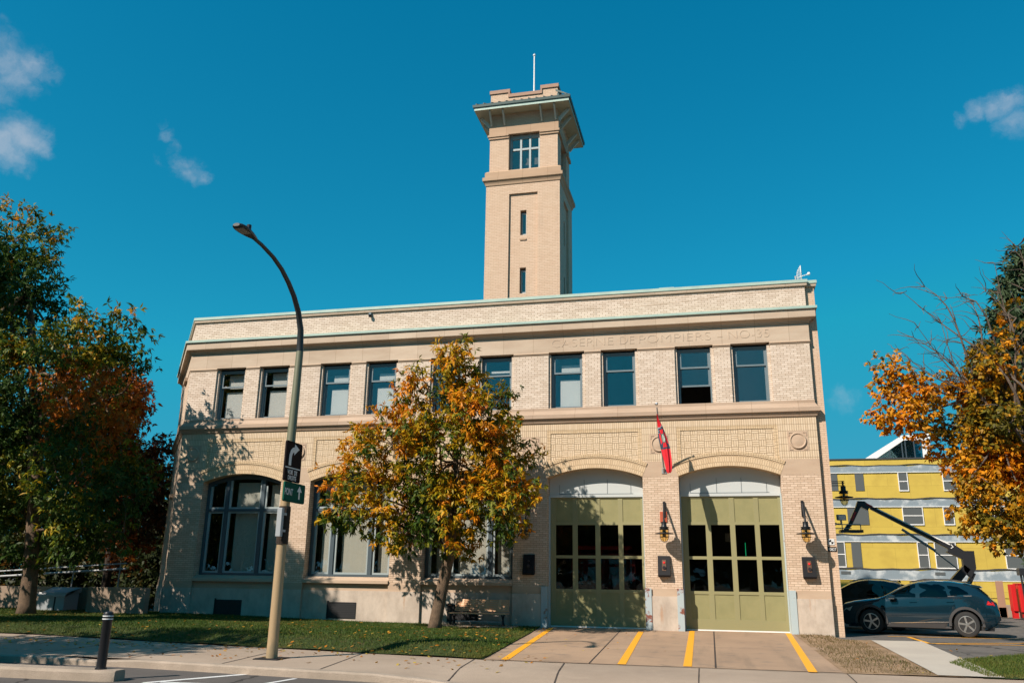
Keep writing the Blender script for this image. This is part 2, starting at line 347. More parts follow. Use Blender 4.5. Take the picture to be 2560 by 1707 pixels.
# ------------------------------------------------------------------ mesh helpers
class MB:
    def __init__(s): s.v = []; s.f = []; s.uv = []; s.mi = []; s.cur = 0
    def add(s, vs, fs, uvs=None):
        o = len(s.v); s.v += [tuple(p) for p in vs]
        for i, f in enumerate(fs):
            s.f.append(tuple(o + k for k in f)); s.uv.append(uvs[i] if uvs else None); s.mi.append(s.cur)
        return s
    def mat(s, i): s.cur = i; return s
    def quad(s, a, b, c, d, uv=None): return s.add([a, b, c, d], [(0, 1, 2, 3)], [uv] if uv else None)
    def box(s, x0, x1, y0, y1, z0, z1, bevel=0):
        if bevel:
            b = bevel
            return s.hull_box(x0, x1, y0, y1, z0, z1, b)
        vs = [(x, y, z) for z in (z0, z1) for y in (y0, y1) for x in (x0, x1)]
        return s.add(vs, [(0, 2, 3, 1), (4, 5, 7, 6), (0, 1, 5, 4), (2, 6, 7, 3), (0, 4, 6, 2), (1, 3, 7, 5)])
    def hull_box(s, x0, x1, y0, y1, z0, z1, b):
        # box with chamfered vertical and top edges
        def ring(i, z): return [(x0 + i + b, y0 + i, z), (x1 - i - b, y0 + i, z), (x1 - i, y0 + i + b, z), (x1 - i, y1 - i - b, z), (x1 - i - b, y1 - i, z), (x0 + i + b, y1 - i, z), (x0 + i, y1 - i - b, z), (x0 + i, y0 + i + b, z)]
        r = [ring(b * .5, z0), ring(0, z0 + b * .5), ring(0, z1 - b), ring(b, z1)]
        s.loft(r, True, True); return s
    def loft(s, rings, cap0=False, cap1=False, closed=True):
        n = len(rings[0]); vs = [p for r in rings for p in r]; fs = []
        for i in range(len(rings) - 1):
            for k in range(n if closed else n - 1):
                k2 = (k + 1) % n
                fs.append((i * n + k, i * n + k2, (i + 1) * n + k2, (i + 1) * n + k))
        if cap0: fs.append(tuple(reversed(range(n))))
        if cap1: fs.append(tuple((len(rings) - 1) * n + k for k in range(n)))
        return s.add(vs, fs)
    def prism(s, poly, axis, a, b):
        """polygon extruded along an axis: 'y' takes (x,z), 'x' takes (y,z), 'z' takes (x,y)"""
        P = {'y': lambda p, t: (p[0], t, p[1]), 'x': lambda p, t: (t, p[0], p[1]), 'z': lambda p, t: (p[0], p[1], t)}[axis]
        n = len(poly)
        vs = [P(p, a) for p in poly] + [P(p, b) for p in poly]
        return s.add(vs, [tuple(range(n)), tuple(range(2 * n - 1, n - 1, -1))] + [(k, k + n, (k + 1) % n + n, (k + 1) % n) for k in range(n)])
    def tube(s, pts, rad, n=8, cap=True):
        pts = [Vector(p) for p in pts]; rings = []
        if not hasattr(rad, '__len__'): rad = [rad] * len(pts)
        up = None
        for i, p in enumerate(pts):
            t = (pts[min(i + 1, len(pts) - 1)] - pts[max(i - 1, 0)]).normalized()
            if up is None:
                up = Vector((0, 0, 1)) if abs(t.z) < .9 else Vector((1, 0, 0))
            u = (up - t * up.dot(t)).normalized(); v = t.cross(u); up = u
            rings.append([tuple(p + (u * math.cos(a) + v * math.sin(a)) * rad[i]) for a in [2 * math.pi * k / n for k in range(n)]])
        return s.loft(rings, cap, cap)
    def lathe(s, prof, c, n=20, axis='z', cap=True):
        rings = []
        for r, h in prof:
            ring = []
            for k in range(n):
                a = 2 * math.pi * k / n; x, y = r * math.cos(a), r * math.sin(a)
                ring.append({'z': (c[0] + x, c[1] + y, c[2] + h), 'y': (c[0] + x, c[1] + h, c[2] - y), 'x': (c[0] + h, c[1] + x, c[2] + y)}[axis])
            rings.append(ring)
        return s.loft(rings, cap, cap)
    def sweep(s, path, prof, caps=True):
        """profile (out, z) swept along an open plan path with mitres; outward is to the right of travel"""
        n = len(path); rings = []
        for i in range(n):
            ns = []
            for a, b in ((i - 1, i), (i, i + 1)):
                if 0 <= a and b < n:
                    d = Vector((path[b][0] - path[a][0], path[b][1] - path[a][1])).normalized(); ns.append(Vector((d.y, -d.x)))
            m = ns[0] if len(ns) == 1 else (ns[0] + ns[1]) / (1 + ns[0].dot(ns[1]))
            rings.append([(path[i][0] + m.x * o, path[i][1] + m.y * o, z) for o, z in prof])
        return s.loft(rings, caps, caps)
    def build(s, name, mats, parent=None, smooth=False, local=False, flip=False):
        me = bpy.data.meshes.new(name)
        off = Vector((0, 0, 0))
        if parent is not None and not local:
            p = parent
            while p is not None: off += p.location; p = p.parent
        V = np.array(s.v, float)
        me.from_pydata([tuple(q) for q in (V - np.array(off))], [], s.f)
        if isinstance(mats, str): mats = [mats]
        for m in mats: me.materials.append(MATS[m])
        me.polygons.foreach_set('material_index', s.mi)
        uvl = me.uv_layers.new(name='UVMap'); arr = np.zeros(len(me.loops) * 2)
        i = 0
        for f, u in zip(s.f, s.uv):
            if u is not None:
                for q in u: arr[2 * i:2 * i + 2] = q; i += 1
                continue
            P = V[list(f)]; nn = np.zeros(3)
            for k in range(1, len(f) - 1): nn += np.cross(P[k] - P[0], P[k + 1] - P[0])
            nn /= (np.linalg.norm(nn) + 1e-12)
            if abs(nn[2]) > .8:
                for q in P: arr[2 * i:2 * i + 2] = q[:2]; i += 1
            else:
                h = np.array([-nn[1], nn[0]]); h /= (np.linalg.norm(h) + 1e-9)
                for q in P: arr[2 * i:2 * i + 2] = (q[:2] @ h, q[2]); i += 1
        uvl.data.foreach_set('uv', arr)
        if smooth: me.polygons.foreach_set('use_smooth', [True] * len(me.polygons))
        me.update(); me.validate()
        import bmesh
        bm = bmesh.new(); bm.from_mesh(me); bmesh.ops.recalc_face_normals(bm, faces=bm.faces); bm.to_mesh(me); bm.free()
        if smooth and smooth != 'all':
            try: me.set_sharp_from_angle(angle=R(smooth if smooth is not True else 40))
            except Exception: pass
        o = bpy.data.objects.new(name, me); col.objects.link(o)
        if parent is not None: o.parent = parent
        return o

def tag(o, label, cat, group=None):
    o['label'] = label; o['category'] = cat
    if group: o['group'] = group
    return o
def thing(name, label, cat, loc=(0, 0, 0), rotz=0, group=None):
    o = bpy.data.objects.new(name, None); col.objects.link(o); o.empty_display_size = .3
    o.location = loc; o.rotation_euler = (0, 0, rotz)
    return tag(o, label, cat, group)
def structure(o, kind='structure'): o['kind'] = kind; return o
def dup(root, loc, label, rotz=None):
    def rec(o, parent):
        c = o.copy(); col.objects.link(c)
        if parent is not None: c.parent = parent
        for ch in list(o.children): rec(ch, c)
        return c
    r = rec(root, None); r.location = loc; r['label'] = label
    if rotz is not None: r.rotation_euler = (0, 0, rotz)
    return r
def text_mesh(name, s, mat, parent, M, size, extrude=.004, offset=0.0, sx=1.0, align='LEFT', space=1.0, local=False):
    """lettering laid out in its own plane, M takes that plane to the world"""
    cu = bpy.data.curves.new(name, 'FONT'); cu.body = s; cu.size = size; cu.extrude = extrude; cu.offset = offset
    cu.align_x = align; cu.space_character = space; cu.resolution_u = 4
    t = bpy.data.objects.new('tmp_text', cu); col.objects.link(t)
    dg = bpy.context.evaluated_depsgraph_get()
    me = bpy.data.meshes.new_from_object(t.evaluated_get(dg)); bpy.data.objects.remove(t); bpy.data.curves.remove(cu)
    off = Vector((0, 0, 0)); p = parent
    while p is not None and not local: off += p.location; p = p.parent
    me.transform(Matrix.Translation(-off) @ M @ Matrix.Diagonal((sx, 1, 1, 1)))
    me.materials.clear(); me.materials.append(MATS[mat])
    me.uv_layers.new(name='UVMap')
    me.name = name
    o = bpy.data.objects.new(name, me); col.objects.link(o)
    if parent is not None: o.parent = parent
    return o
def plane_x(x, y, z): return Matrix(((1, 0, 0, x), (0, 0, -1, y), (0, 1, 0, z), (0, 0, 0, 1)))   # reads left to right along +x, faces -y
def plane_y(x, y, z): return Matrix(((0, 0, 1, x), (1, 0, 0, y), (0, 1, 0, z), (0, 0, 0, 1)))    # reads along +y, faces +x

# ------------------------------------------------------------------ ground
def sm(t): t = max(0, min(1, t)); return t * t * (3 - 2 * t)
def gz(x, y):
    t = max(0, min(1.3, -y / 10.6))
    z = -.09 * t
    z += .13 * sm((7 - x) / 9) * (1 - min(t, 1))
    z -= .05 * sm((x - 20.4) / 1.2) * (1 - min(t, 1))
    return z
def strip(name, mat, xs, yf, yb, ny, dz=0.0, zf=None, uneven=0):
    """sheet between a front line and a back line, following the terrain"""
    m = MB(); nx = len(xs); vs = []
    for x in xs:
        a, b = yf(x), yb(x)
        for j in range(ny + 1):
            y = a + (b - a) * j / ny
            z = (zf(x, y) if zf else gz(x, y)) + dz
            if uneven: z += uneven * (math.sin(x * 2.1 + y) + math.sin(y * 3.3 - x * 1.7))
            vs.append((x, y, z))
    fs = [(i * (ny + 1) + j, (i + 1) * (ny + 1) + j, (i + 1) * (ny + 1) + j + 1, i * (ny + 1) + j + 1) for i in range(nx - 1) for j in range(ny)]
    m.add(vs, fs)
    return structure(m.build(name, mat))
def pl(pts):
    def f(x):
        if x <= pts[0][0]: return pts[0][1]
        for (a, b), (c, d) in zip(pts, pts[1:]):
            if x <= c: return b + (d - b) * (x - a) / (c - a)
        return pts[-1][1]
    return f
def lin(a, b, n): return [a + (b - a) * i / n for i in range(n + 1)]

m = MB(); m.quad((-600, -600, -.32), (600, -600, -.32), (600, 600, -.32), (-600, 600, -.32)); structure(m.build('ground', 'far_ground'))
m = MB(); m.quad((-90, -34, -.265), (110, -34, -.265), (110, -12.9, -.265), (-90, -12.9, -.265)); structure(m.build('road', 'asphalt'))
kerb_back = pl([(-40, -13.1), (6, -13.25), (12.6, -14.0), (14.5, -14.6), (17, -16.2), (40, -17.5)])
lawn_front = pl([(-40, -8.4), (0, -9.0), (5.3, -9.85), (12.75, -11.0), (20, -11.0), (40, -11.2)])
def walk_z(x, y):
    z = gz(x, y)
    return z - .13 * sm((x - 11.3) / 2.0) * sm((-12.4 - y) / 1.6)
def lawn_z(x, y):
    """the lawn rises in a low berm behind the pavement and falls again towards the wall"""
    up = sm((y - lawn_front(x)) / 1.1); down = sm((-2.6 - y) / 3.2); side = sm(((11.8 + .95 * max(0, -y) / 10.98) - x) / 1.2)
    return gz(x, y) + .17 * up * down * side
strip('sidewalk', 'sidewalk_concrete', lin(-40, 40, 100), kerb_back, lambda x: lawn_front(x) + .5, 10, 0.0, walk_z)
strip('lawn', 'lawn_soil', lin(-40, 12.75, 150), lawn_front, lambda x: (.9 if x < -2.9 else -.02) if x < 11.8 else -.02 - (x - 11.8) / .95 * 10.98, 26, .028, lawn_z, .006)
m = MB(); n = 14; L = []; Rr = []
for j in range(n + 1):
    y = 0.6 + (-11.02 - .6) * j / n; k = -y / 11
    L.append((11.78 + .97 * k, y, gz(15, y) + .010)); Rr.append((20.45 - .5 * k, y, gz(19, y) + .010))
for j in range(n): m.quad(L[j + 1], Rr[j + 1], Rr[j], L[j])
structure(m.build('driveway', 'drive_concrete'))
# kerb along the road, with a rounded nose
m = MB(); prof = []
kp = [(x, kerb_back(x)) for x in [-40, -20, -8, -2, 0, 2, 4, 5.2, 6.2, 7.5, 9, 10.3, 11.5, 12.6, 13.6]]
rings = []
for i, (x, y) in enumerate(kp):
    dz = -.10 * sm((x - 11.6) / 2.0) - .0 * i + (-.05 if 4.0 < x < 5.6 else 0)
    zt = gz(x, y) - .005 + dz
    rings.append([(x, y - .16, -.30), (x, y - .155, zt - .03), (x, y - .12, zt), (x, y + .03, zt + .006), (x, y + .03, -.30)])
m.loft(rings, True, True); structure(m.build('kerb', 'kerb_concrete', smooth=30))
strip('parking_lot', 'lot_asphalt', lin(21.0, 90, 40), lambda x: -9.5, lambda x: 24.5, 20, 0, lambda x, y: -.052 if y > -1 else min(-.052, gz(x, y) - .004))
strip('dirt_patch', 'dirt', lin(19.9, 22.0, 10), lambda x: -11.1, lambda x: .4 if x < 21.1 else -1.2, 14, .016, None, .006)
strip('lawn_by_lot', 'lawn_soil', lin(22.3, 60, 30), lambda x: -11.1, pl([(22.3, -8.6), (22.8, -7.4), (25.2, -4.6), (60, -3)]), 8, .022, None, .004)
m = MB(); n = 8
a, b, c, d = (21.55, -11.05), (22.68, -11.05), (23.35, -1.3), (21.95, -1.45)
for j in range(n):
    t0, t1 = j / n, (j + 1) / n
    P = lambda p, q, t: (p[0] + (q[0] - p[0]) * t, p[1] + (q[1] - p[1]) * t)
    A0, B0, A1, B1 = P(a, d, t0), P(b, c, t0), P(a, d, t1), P(b, c, t1)
    m.quad(*[(q[0], q[1], gz(*q) + .034) for q in (A0, B0, B1, A1)])
structure(m.build('path', 'path_concrete'))
def line_on(m, p, q, wd, zf, n=6):
    d = Vector((q[0] - p[0], q[1] - p[1])); s_ = Vector((d.y, -d.x)).normalized() * wd / 2
    for j in range(n):
        A = Vector(p) + d * j / n; B = Vector(p) + d * (j + 1) / n
        m.quad(*[(v.x, v.y, zf(v.x, v.y)) for v in (A - s_, A + s_, B + s_, B - s_)])
def drive_z(dz): return lambda x, y: gz(min(max(x, 15), 19), y) + dz
yl = [((12.2, -.35), (13.2, -10.9)), ((15.2, -.9), (15.66, -11.0)), ((16.76, .2), (16.97, -10.95)), ((19.76, .3), (19.33, -11.15))]
m = MB()
for p, q in yl: line_on(m, p, q, .17, drive_z(.016), 12)
line_on(m, (16.7, .30), (19.8, .30), .05, drive_z(.017), 4)
structure(m.build('driveway_marking', 'yellow_paint'))
m = MB()
for p, q, wd in [((14.5, -.3), (15.0, -11), .03), ((17.45, .3), (17.52, -11), .035), ((12.9, -11.0), (19.95, -11.2), .02), ((14.5, -11.1), (14.85, -14.6), .03), ((17.2, -11.1), (17.25, -14.5), .02), ((19.95, -11.0), (19.85, -15), .025), ((12.6, -6), (20.1, -6.1), .015)]:
    line_on(m, p, q, wd, drive_z(.0145) if p[1] > -11 or q[1] > -11.5 else (lambda a_, b_: walk_z(a_, b_) + .005), 8)
for x, xb in ((10.4, 9.85), (12.95, 12.55), (5.9, 5.55), (8.2, 7.75), (3.5, 3.2), (1.0, .8), (-1.6, -1.7)):
    line_on(m, (x - .06, kerb_back(x) + .03), (xb, lawn_front(xb)), .03, lambda a_, b_: walk_z(a_, b_) + .0045, 6)
structure(m.build('pavement_joints', 'joint_dark'))
m = MB()
rz = lambda x, y: -.260
line_on(m, (7.9, -15.5), (8.85, -13.6), .16, rz); line_on(m, (8.1, -15.3), (14.2, -14.95), .12, rz); line_on(m, (10.0, -14.0), (9.85, -15.1), .10, rz)
structure(m.build('road_marking', 'white_line'))
m = MB(); pz = lambda x, y: -.046
for p, q in [((22.9, 1.35), (27.2, 1.9)), ((23.5, 1.3), (23.45, -1.75)), ((23.45, -1.75), (26.6, -.2)), ((23.6, -1.85), (27.4, -1.1))]: line_on(m, p, q, .13, pz)
structure(m.build('parking_marking', 'yellow_paint'))
# median kerb the bollard stands on
m = MB(); ry = -15.38
rings = []
for x, k in [(-40, 1), (0, 1), (3, 1), (5.2, 1), (6.9, 1), (7.2, .9), (7.32, .6)]:
    rings.append([(x, ry - .24 * k, -.30), (x, ry - .23 * k, -.13), (x, ry - .19 * k, -.085), (x, ry + .19 * k, -.085), (x, ry + .23 * k, -.13), (x, ry + .24 * k, -.30)])
m.loft(rings, True, True); tag(m.build('median_kerb', 'kerb_concrete', smooth=30), 'raised concrete median with a chipped end under the black bollard', 'kerb')

# ------------------------------------------------------------------ fire station
P = 4.55
ST = thing('fire_station', 'cream brick fire station with arched garage doors and a tall hose tower', 'fire station', (9.2, 0, 0))
XL, XR, TH = -2.85, 21.13, .36
LC = (-6.9, 5.3)                                   # far end of the canted left wall
path = [LC, (XL, 0), (XR, 0), (XR, .15), (21.45, .15)]
OW, OS = 1.669, .957                               # half bay opening; offset of a window in its pair
ZS, ZR = 5.01, .32                                 # arch springing and rise
RA = (OW * OW + ZR * ZR) / (2 * ZR)
def arch(dx, r=0.0): return ZS + ZR - RA + math.sqrt(max(0, (RA + r) ** 2 - dx * dx))
winx = [P * k + s * OS for k in range(5) for s in (-1, 1)]
HW = .673
# lower wall: brick piers and the walls round to the side
edges = [XL] + [P * k + s * OW for k in range(5) for s in (-1, 1)] + [XR]
for i in range(0, 12, 2):
    m = MB(); m.box(edges[i], edges[i + 1], 0, .5, 1.33, ZS); m.build('brick_pier', 'brick_tan', ST)
m = MB(); m.box(XR, 21.45, .15, .5, -.3, 11.55); m.build('corner_strip', 'brick_peach', ST)
# left, right and rear walls, roof
m = MB()
dl = Vector((LC[0] - XL, LC[1])).normalized(); nl = Vector((dl.y, -dl.x)) * -1
def wall_seg(m, p, q, th, z0, z1):
    d = Vector((q[0] - p[0], q[1] - p[1])).normalized(); nn = Vector((-d.y, d.x)) * th
    m.prism([(p[0], p[1]), (q[0], q[1]), (q[0] + nn.x, q[1] + nn.y), (p[0] + nn.x, p[1] + nn.y)], 'z', z0, z1)
wall_seg(m, LC, (XL, .004), .3, -.3, 11.5); wall_seg(m, (-6.9, 15), LC, .3, -.3, 11.5)
wall_seg(m, (21.45, .5), (21.45, 15), .3, -.3, 11.5); wall_seg(m, (21.15, 15), (-6.9, 15), .3, -.3, 11.5)
m.build('side_wall', 'brick_tan', ST)
m = MB(); m.prism([(XL - .1, .3), (21.3, .3), (21.3, 14.9), (-6.8, 14.9), (-6.8, 5.4)], 'z', 10.9, 11.1); m.build('roof', 'roof_tar', ST)
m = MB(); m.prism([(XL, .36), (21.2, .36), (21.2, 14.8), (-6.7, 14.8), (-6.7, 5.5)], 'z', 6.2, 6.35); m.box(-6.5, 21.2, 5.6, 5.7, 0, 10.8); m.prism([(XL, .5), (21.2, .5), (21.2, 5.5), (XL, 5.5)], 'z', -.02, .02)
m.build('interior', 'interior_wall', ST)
# stone plinth and concrete base
def base_run(x0, x1, out):
    m = MB(); m.box(x0, x1, -out, .5, 1.08, 1.33); m.build('stone_plinth', 'stone_block', ST)
    m = MB(); m.box(x0, x1, -out - .035, .5, -.3, 1.08); m.build('concrete_base', 'concrete_base', ST)
for i in range(0, 12, 2): base_run(edges[i] - (0 if i else 0), edges[i + 1], .015)
for k in range(3): base_run(P * k - OW, P * k + OW, -.09)
d_ = [LC, (XL, 0.002)]
m = MB(); m2 = MB(); m.sweep(d_, [(0, 1.08), (.015, 1.08), (.015, 1.33), (0, 1.33)]); m2.sweep(d_, [(0, -.3), (.05, -.3), (.05, 1.08), (0, 1.08)])
m.build('stone_plinth', 'stone_block', ST); m2.build('concrete_base', 'concrete_base', ST)
m = MB()
# arch band: brick between the openings and the soldier course
NA = 20
RW, HWD = .37, .11
for k in range(5):
    m = MB(); ring = MB(); hood = MB(); sol = MB(); bas = MB()
    cx = P * k
    xs = lin(-OW, OW, NA)
    for a, b in zip(xs, xs[1:]):        # soffit and ring (voussoirs along the arc)
        za, zb = arch(a), arch(b)
        m.quad((cx + a, 0, za), (cx + b, 0, zb), (cx + b, .5, zb), (cx + a, .5, za))
    # ring faces follow the radius
    t1 = math.asin(OW / RA); zc_ = ZS + ZR - RA
    for j in range(NA):
        A, B = -t1 + 2 * t1 * j / NA, -t1 + 2 * t1 * (j + 1) / NA
        def pt(r, t, y): return (cx + r * math.sin(t), y, zc_ + r * math.cos(t))
        uA, uB = A * RA + 40, B * RA + 40
        ring.quad(pt(RA, A, -.012), pt(RA, B, -.012), pt(RA + RW, B, -.012), pt(RA + RW, A, -.012), [(uA, 0), (uB, 0), (uB, RW), (uA, RW)])
        ring.quad(pt(RA, A, 0.01), pt(RA, B, 0.01), pt(RA, B, -.012), pt(RA, A, -.012))
        r0, r1 = RA + RW, RA + RW + HWD
        hood.quad(pt(r0, A, -.035), pt(r0, B, -.035), pt(r1, B, -.035), pt(r1, A, -.035), [(uA, 0), (uB, 0), (uB, HWD), (uA, HWD)])
        hood.quad(pt(r1, A, -.035), pt(r1, B, -.035), pt(r1, B, .01), pt(r1, A, .01)); hood.quad(pt(r0, A, .01), pt(r0, B, .01), pt(r0, B, -.035), pt(r0, A, -.035))
        if j in (0, NA - 1):
            t = A if j == 0 else B
            hood.quad(pt(r0, t, .01), pt(r0, t, -.035), pt(r1, t, -.035), pt(r1, t, .01)); ring.quad(pt(RA, t, .01), pt(RA, t, -.012), pt(r0, t, -.012), pt(r0, t, .01))
    # wall behind ring up to the panel and the recessed basket weave panel
    PW, PT = 1.55, 6.57
    for a, b in zip(xs, xs[1:]):
        bas.quad((cx + a, .03, arch(a) + .1), (cx + b, .03, arch(b) + .1), (cx + b, .03, PT), (cx + a, .03, PT))
    # border of headers round the panel, two steps
    for s_ in (-1, 1):
        sol.box(*sorted((cx + s_ * PW, cx + s_ * (OW + .005))), .006, .3, ZS + .25, PT)
    sol.box(cx - OW - .005, cx + OW + .005, .006, .3, PT, 6.70)
    m.build('arch_soffit', 'brick_voussoir', ST)
    ring.build('arch_ring', 'brick_voussoir', ST); hood.build('arch_hood', 'brick_header', ST)
    bas.build('basket_weave_panel', 'brick_basket_weave', ST)
    sol.build('panel_border', 'brick_header', ST)
pz_edges = [XL] + [P * k + s * (OW + .005) for k in range(5) for s in (-1, 1)] + [XR]
for i in range(0, 12, 2):
    m = MB(); m.box(pz_edges[i], pz_edges[i + 1], 0, .5, 5.52, 6.70); m.build('brick_spandrel', 'brick_soldier', ST)
m = MB(); m.box(XL, XR, 0, .5, 6.70, 6.95)
m.build('soldier_course', 'brick_soldier', ST)
m = MB()
for i in range(0, 12, 2):
    a, b = edges[i], edges[i + 1]
    m = MB(); m.box(a, b, -.004, .5, ZS, 5.52); m.build('impost_block', 'stone_block', ST)
# roundels on their square stones
for i, x in enumerate([-2.25] + [P * k + P / 2 for k in range(4)] + [20.5]):
    q = MB(); q.box(x - .33, x + .33, -.006, .1, 5.78, 6.46)
    for sx_, sz_ in ((-1, 1), (1, 1), (-1, -1), (1, -1)):
        q.box(*sorted((x + sx_ * .29, x + sx_ * .17)), -.022, 0, 6.12 + sz_ * .285 - .012, 6.12 + sz_ * .285 + .012); q.box(*sorted((x + sx_ * .29, x + sx_ * .268)), -.0215, 0, *sorted((6.12 + sz_ * .285, 6.12 + sz_ * .17)))
    q.lathe([(.27, .02), (.27, -.045), (.245, -.06), (.225, -.045), (.21, -.03), (.1, -.045), (.001, -.05)], (x, 0, 6.12), 28, 'y')
    q.build('roundel', 'stone_block', ST, smooth=35)
# string course with the sill slope
pathb = [LC, (XL, 0), (XR, 0), (XR, .18)]
m = MB(); m.sweep(pathb, [(0, 6.93), (.04, 6.95), (.06, 7.0), (.10, 7.05), (.10, 7.075), (.155, 7.10), (.155, 7.235), (.13, 7.25), (.10, 7.26), (.012, 7.40), (.012, 7.50), (0, 7.50), (-.3, 7.50), (-.3, 6.93)])
m.build('string_course', 'stone_band', ST)
# upper storey
ed = [XL] + [x + s * HW for x in winx for s in (-1, 1)] + [XR]
for i in range(0, len(ed), 2):
    m = MB(); m.box(ed[i], ed[i + 1], 0, .07, 7.50, 9.48)
    m.box(ed[i] - (.11 if i else 0), ed[i + 1] + (.08 if i < len(ed) - 2 else 0), .07, .36, 7.40, 9.50)
    m.build('upper_brick_pier', 'brick_cream', ST)
m = MB(); m.sweep(pathb, [(0, 9.58), (.02, 9.58), (.02, 10.19), (0, 10.20), (-.3, 10.2), (-.3, 9.58)])
m.build('frieze', 'stone_frieze', ST)
for i in range(0, len(ed), 2):
    a, b = ed[i], ed[i + 1]
    m = MB(); m.prism([(-.045, 9.53), (-.045, 9.56), (-.02, 9.58), (.3, 9.58), (.3, 9.48), (-.012, 9.48), (-.012, 9.52)], 'x', a - (.02 if i else 0), b + (.02 if i < len(ed) - 2 else .03))
    m.build('capital_moulding', 'stone_block', ST)
m = MB(); m.sweep(pathb, [(-.3, 10.20), (.02, 10.20), (.05, 10.215), (.055, 10.25), (.09, 10.29), (.15, 10.335), (.19, 10.35), (.245, 10.352), (.25, 10.37), (.25, 10.60), (.27, 10.645), (-.3, 10.645)])
m.build('cornice', 'stone_frieze', ST)
m = MB(); m.sweep(pathb, [(0, 10.71), (.30, 10.645), (.315, 10.64), (.32, 10.72), (.30, 10.735), (0, 10.80)]); m.build('cornice_flashing', 'copper_patina', ST)
m = MB(); m.sweep(pathb, [(-.3, 10.66), (.0, 10.66), (.0, 11.56), (-.3, 11.56)]); m.build('parapet', 'brick_cream', ST)
m = MB(); m.sweep([LC, (XL, 0), (XR, 0), (XR, .15), (21.45, .15), (21.45, 6)], [(-.33, 11.55), (.06, 11.55), (.075, 11.575), (.075, 11.655), (-.33, 11.655)]); m.build('parapet_coping', 'stone_frieze', ST)
m = MB(); m.sweep([LC, (XL, 0), (XR, 0), (XR, .15), (21.45, .15), (21.45, 6)], [(-.36, 11.65), (.095, 11.65), (.105, 11.66), (.105, 11.765), (.09, 11.775), (-.36, 11.80)]); m.build('coping_flashing', 'copper_patina', ST)
# carved name
for wd_, a_, b_ in (('CASERNE', 12.14, 14.41), ('DE', 14.64, 15.17), ('POMPIERS', 15.34, 17.85), ('-', 18.08, 18.25), ('NO-35', 18.46, 19.83)):
    nm = text_mesh('carved_word', wd_, 'carved_letter', ST, plane_x(a_, -.021, 9.755), .435, .009, -.011)
    xs_ = [v.co.x for v in nm.data.vertices]; w0, w1 = min(xs_), max(xs_)
    for v in nm.data.vertices: v.co.x = a_ - 9.2 + (v.co.x - w0) * (b_ - a_) / (w1 - w0)

# upper sash windows
def upper_window(cx, raised=False, blind=None, i_=0):
    f = MB(); y0, y1 = .20, .31; a = .58
    f.box(cx - a, cx - a + .07, y0, y1, 7.45, 9.50); f.box(cx + a - .07, cx + a, y0, y1, 7.45, 9.50)
    f.box(cx - a + .07, cx + a - .07, y0, y1, 9.43, 9.50); f.box(cx - a + .07, cx + a - .07, y0 - .05, y1, 7.45, 7.53)
    fr = f.build('upper_window', 'frame_paint', ST)
    def sash(z0, z1, yy, nm_):
        q = MB(); w_ = .055
        q.box(cx - a + .07, cx - a + .07 + w_, yy, yy + .045, z0, z1); q.box(cx + a - .07 - w_, cx + a - .07, yy, yy + .045, z0, z1)
        q.box(cx - a + .07 + w_, cx + a - .07 - w_, yy, yy + .045, z1 - .05, z1); q.box(cx - a + .07 + w_, cx + a - .07 - w_, yy, yy + .045, z0, z0 + .06)
        q.build('sash', 'frame_paint', fr)
        g = MB(); g.box(cx - a + .07 + w_, cx + a - .07 - w_, yy + .015, yy + .023, z0 + .06, z1 - .05); g.build('pane', 'window_glass', fr)
    sash(8.80, 9.43, .21, 's'); r = .62 if raised else 0
    sash(7.53 + r, 8.86 + (r if not raised else .0) if not raised else 8.86 , .262, 's')
    if blind:
        q = MB()
        q.box(cx - .30 + blind[2], cx + .56, .42, .432, blind[0], blind[1]); q.build('blind', 'white_blind', fr)
        if i_ != 5: q = MB(); q.box(cx - .26 + blind[2], cx + .56, .46, .472, blind[1] + (.16 if i_ < 2 else .30), blind[1] + (.72 if i_ < 2 else .56)); q.build('blind', 'white_blind', fr)  # upper blind, taller on the first two to stand in for reflected sky
for i, x in enumerate(winx):
    bl = {0: (7.5, 8.66, -.08), 1: (7.5, 8.66, -.06), 2: (7.5, 8.62, .0), 3: (7.5, 8.62, .0), 5: (8.98, 9.06, -.1), 6: (7.5, 8.62, .0)}.get(i)
    upper_window(x, i == 8, bl, i)
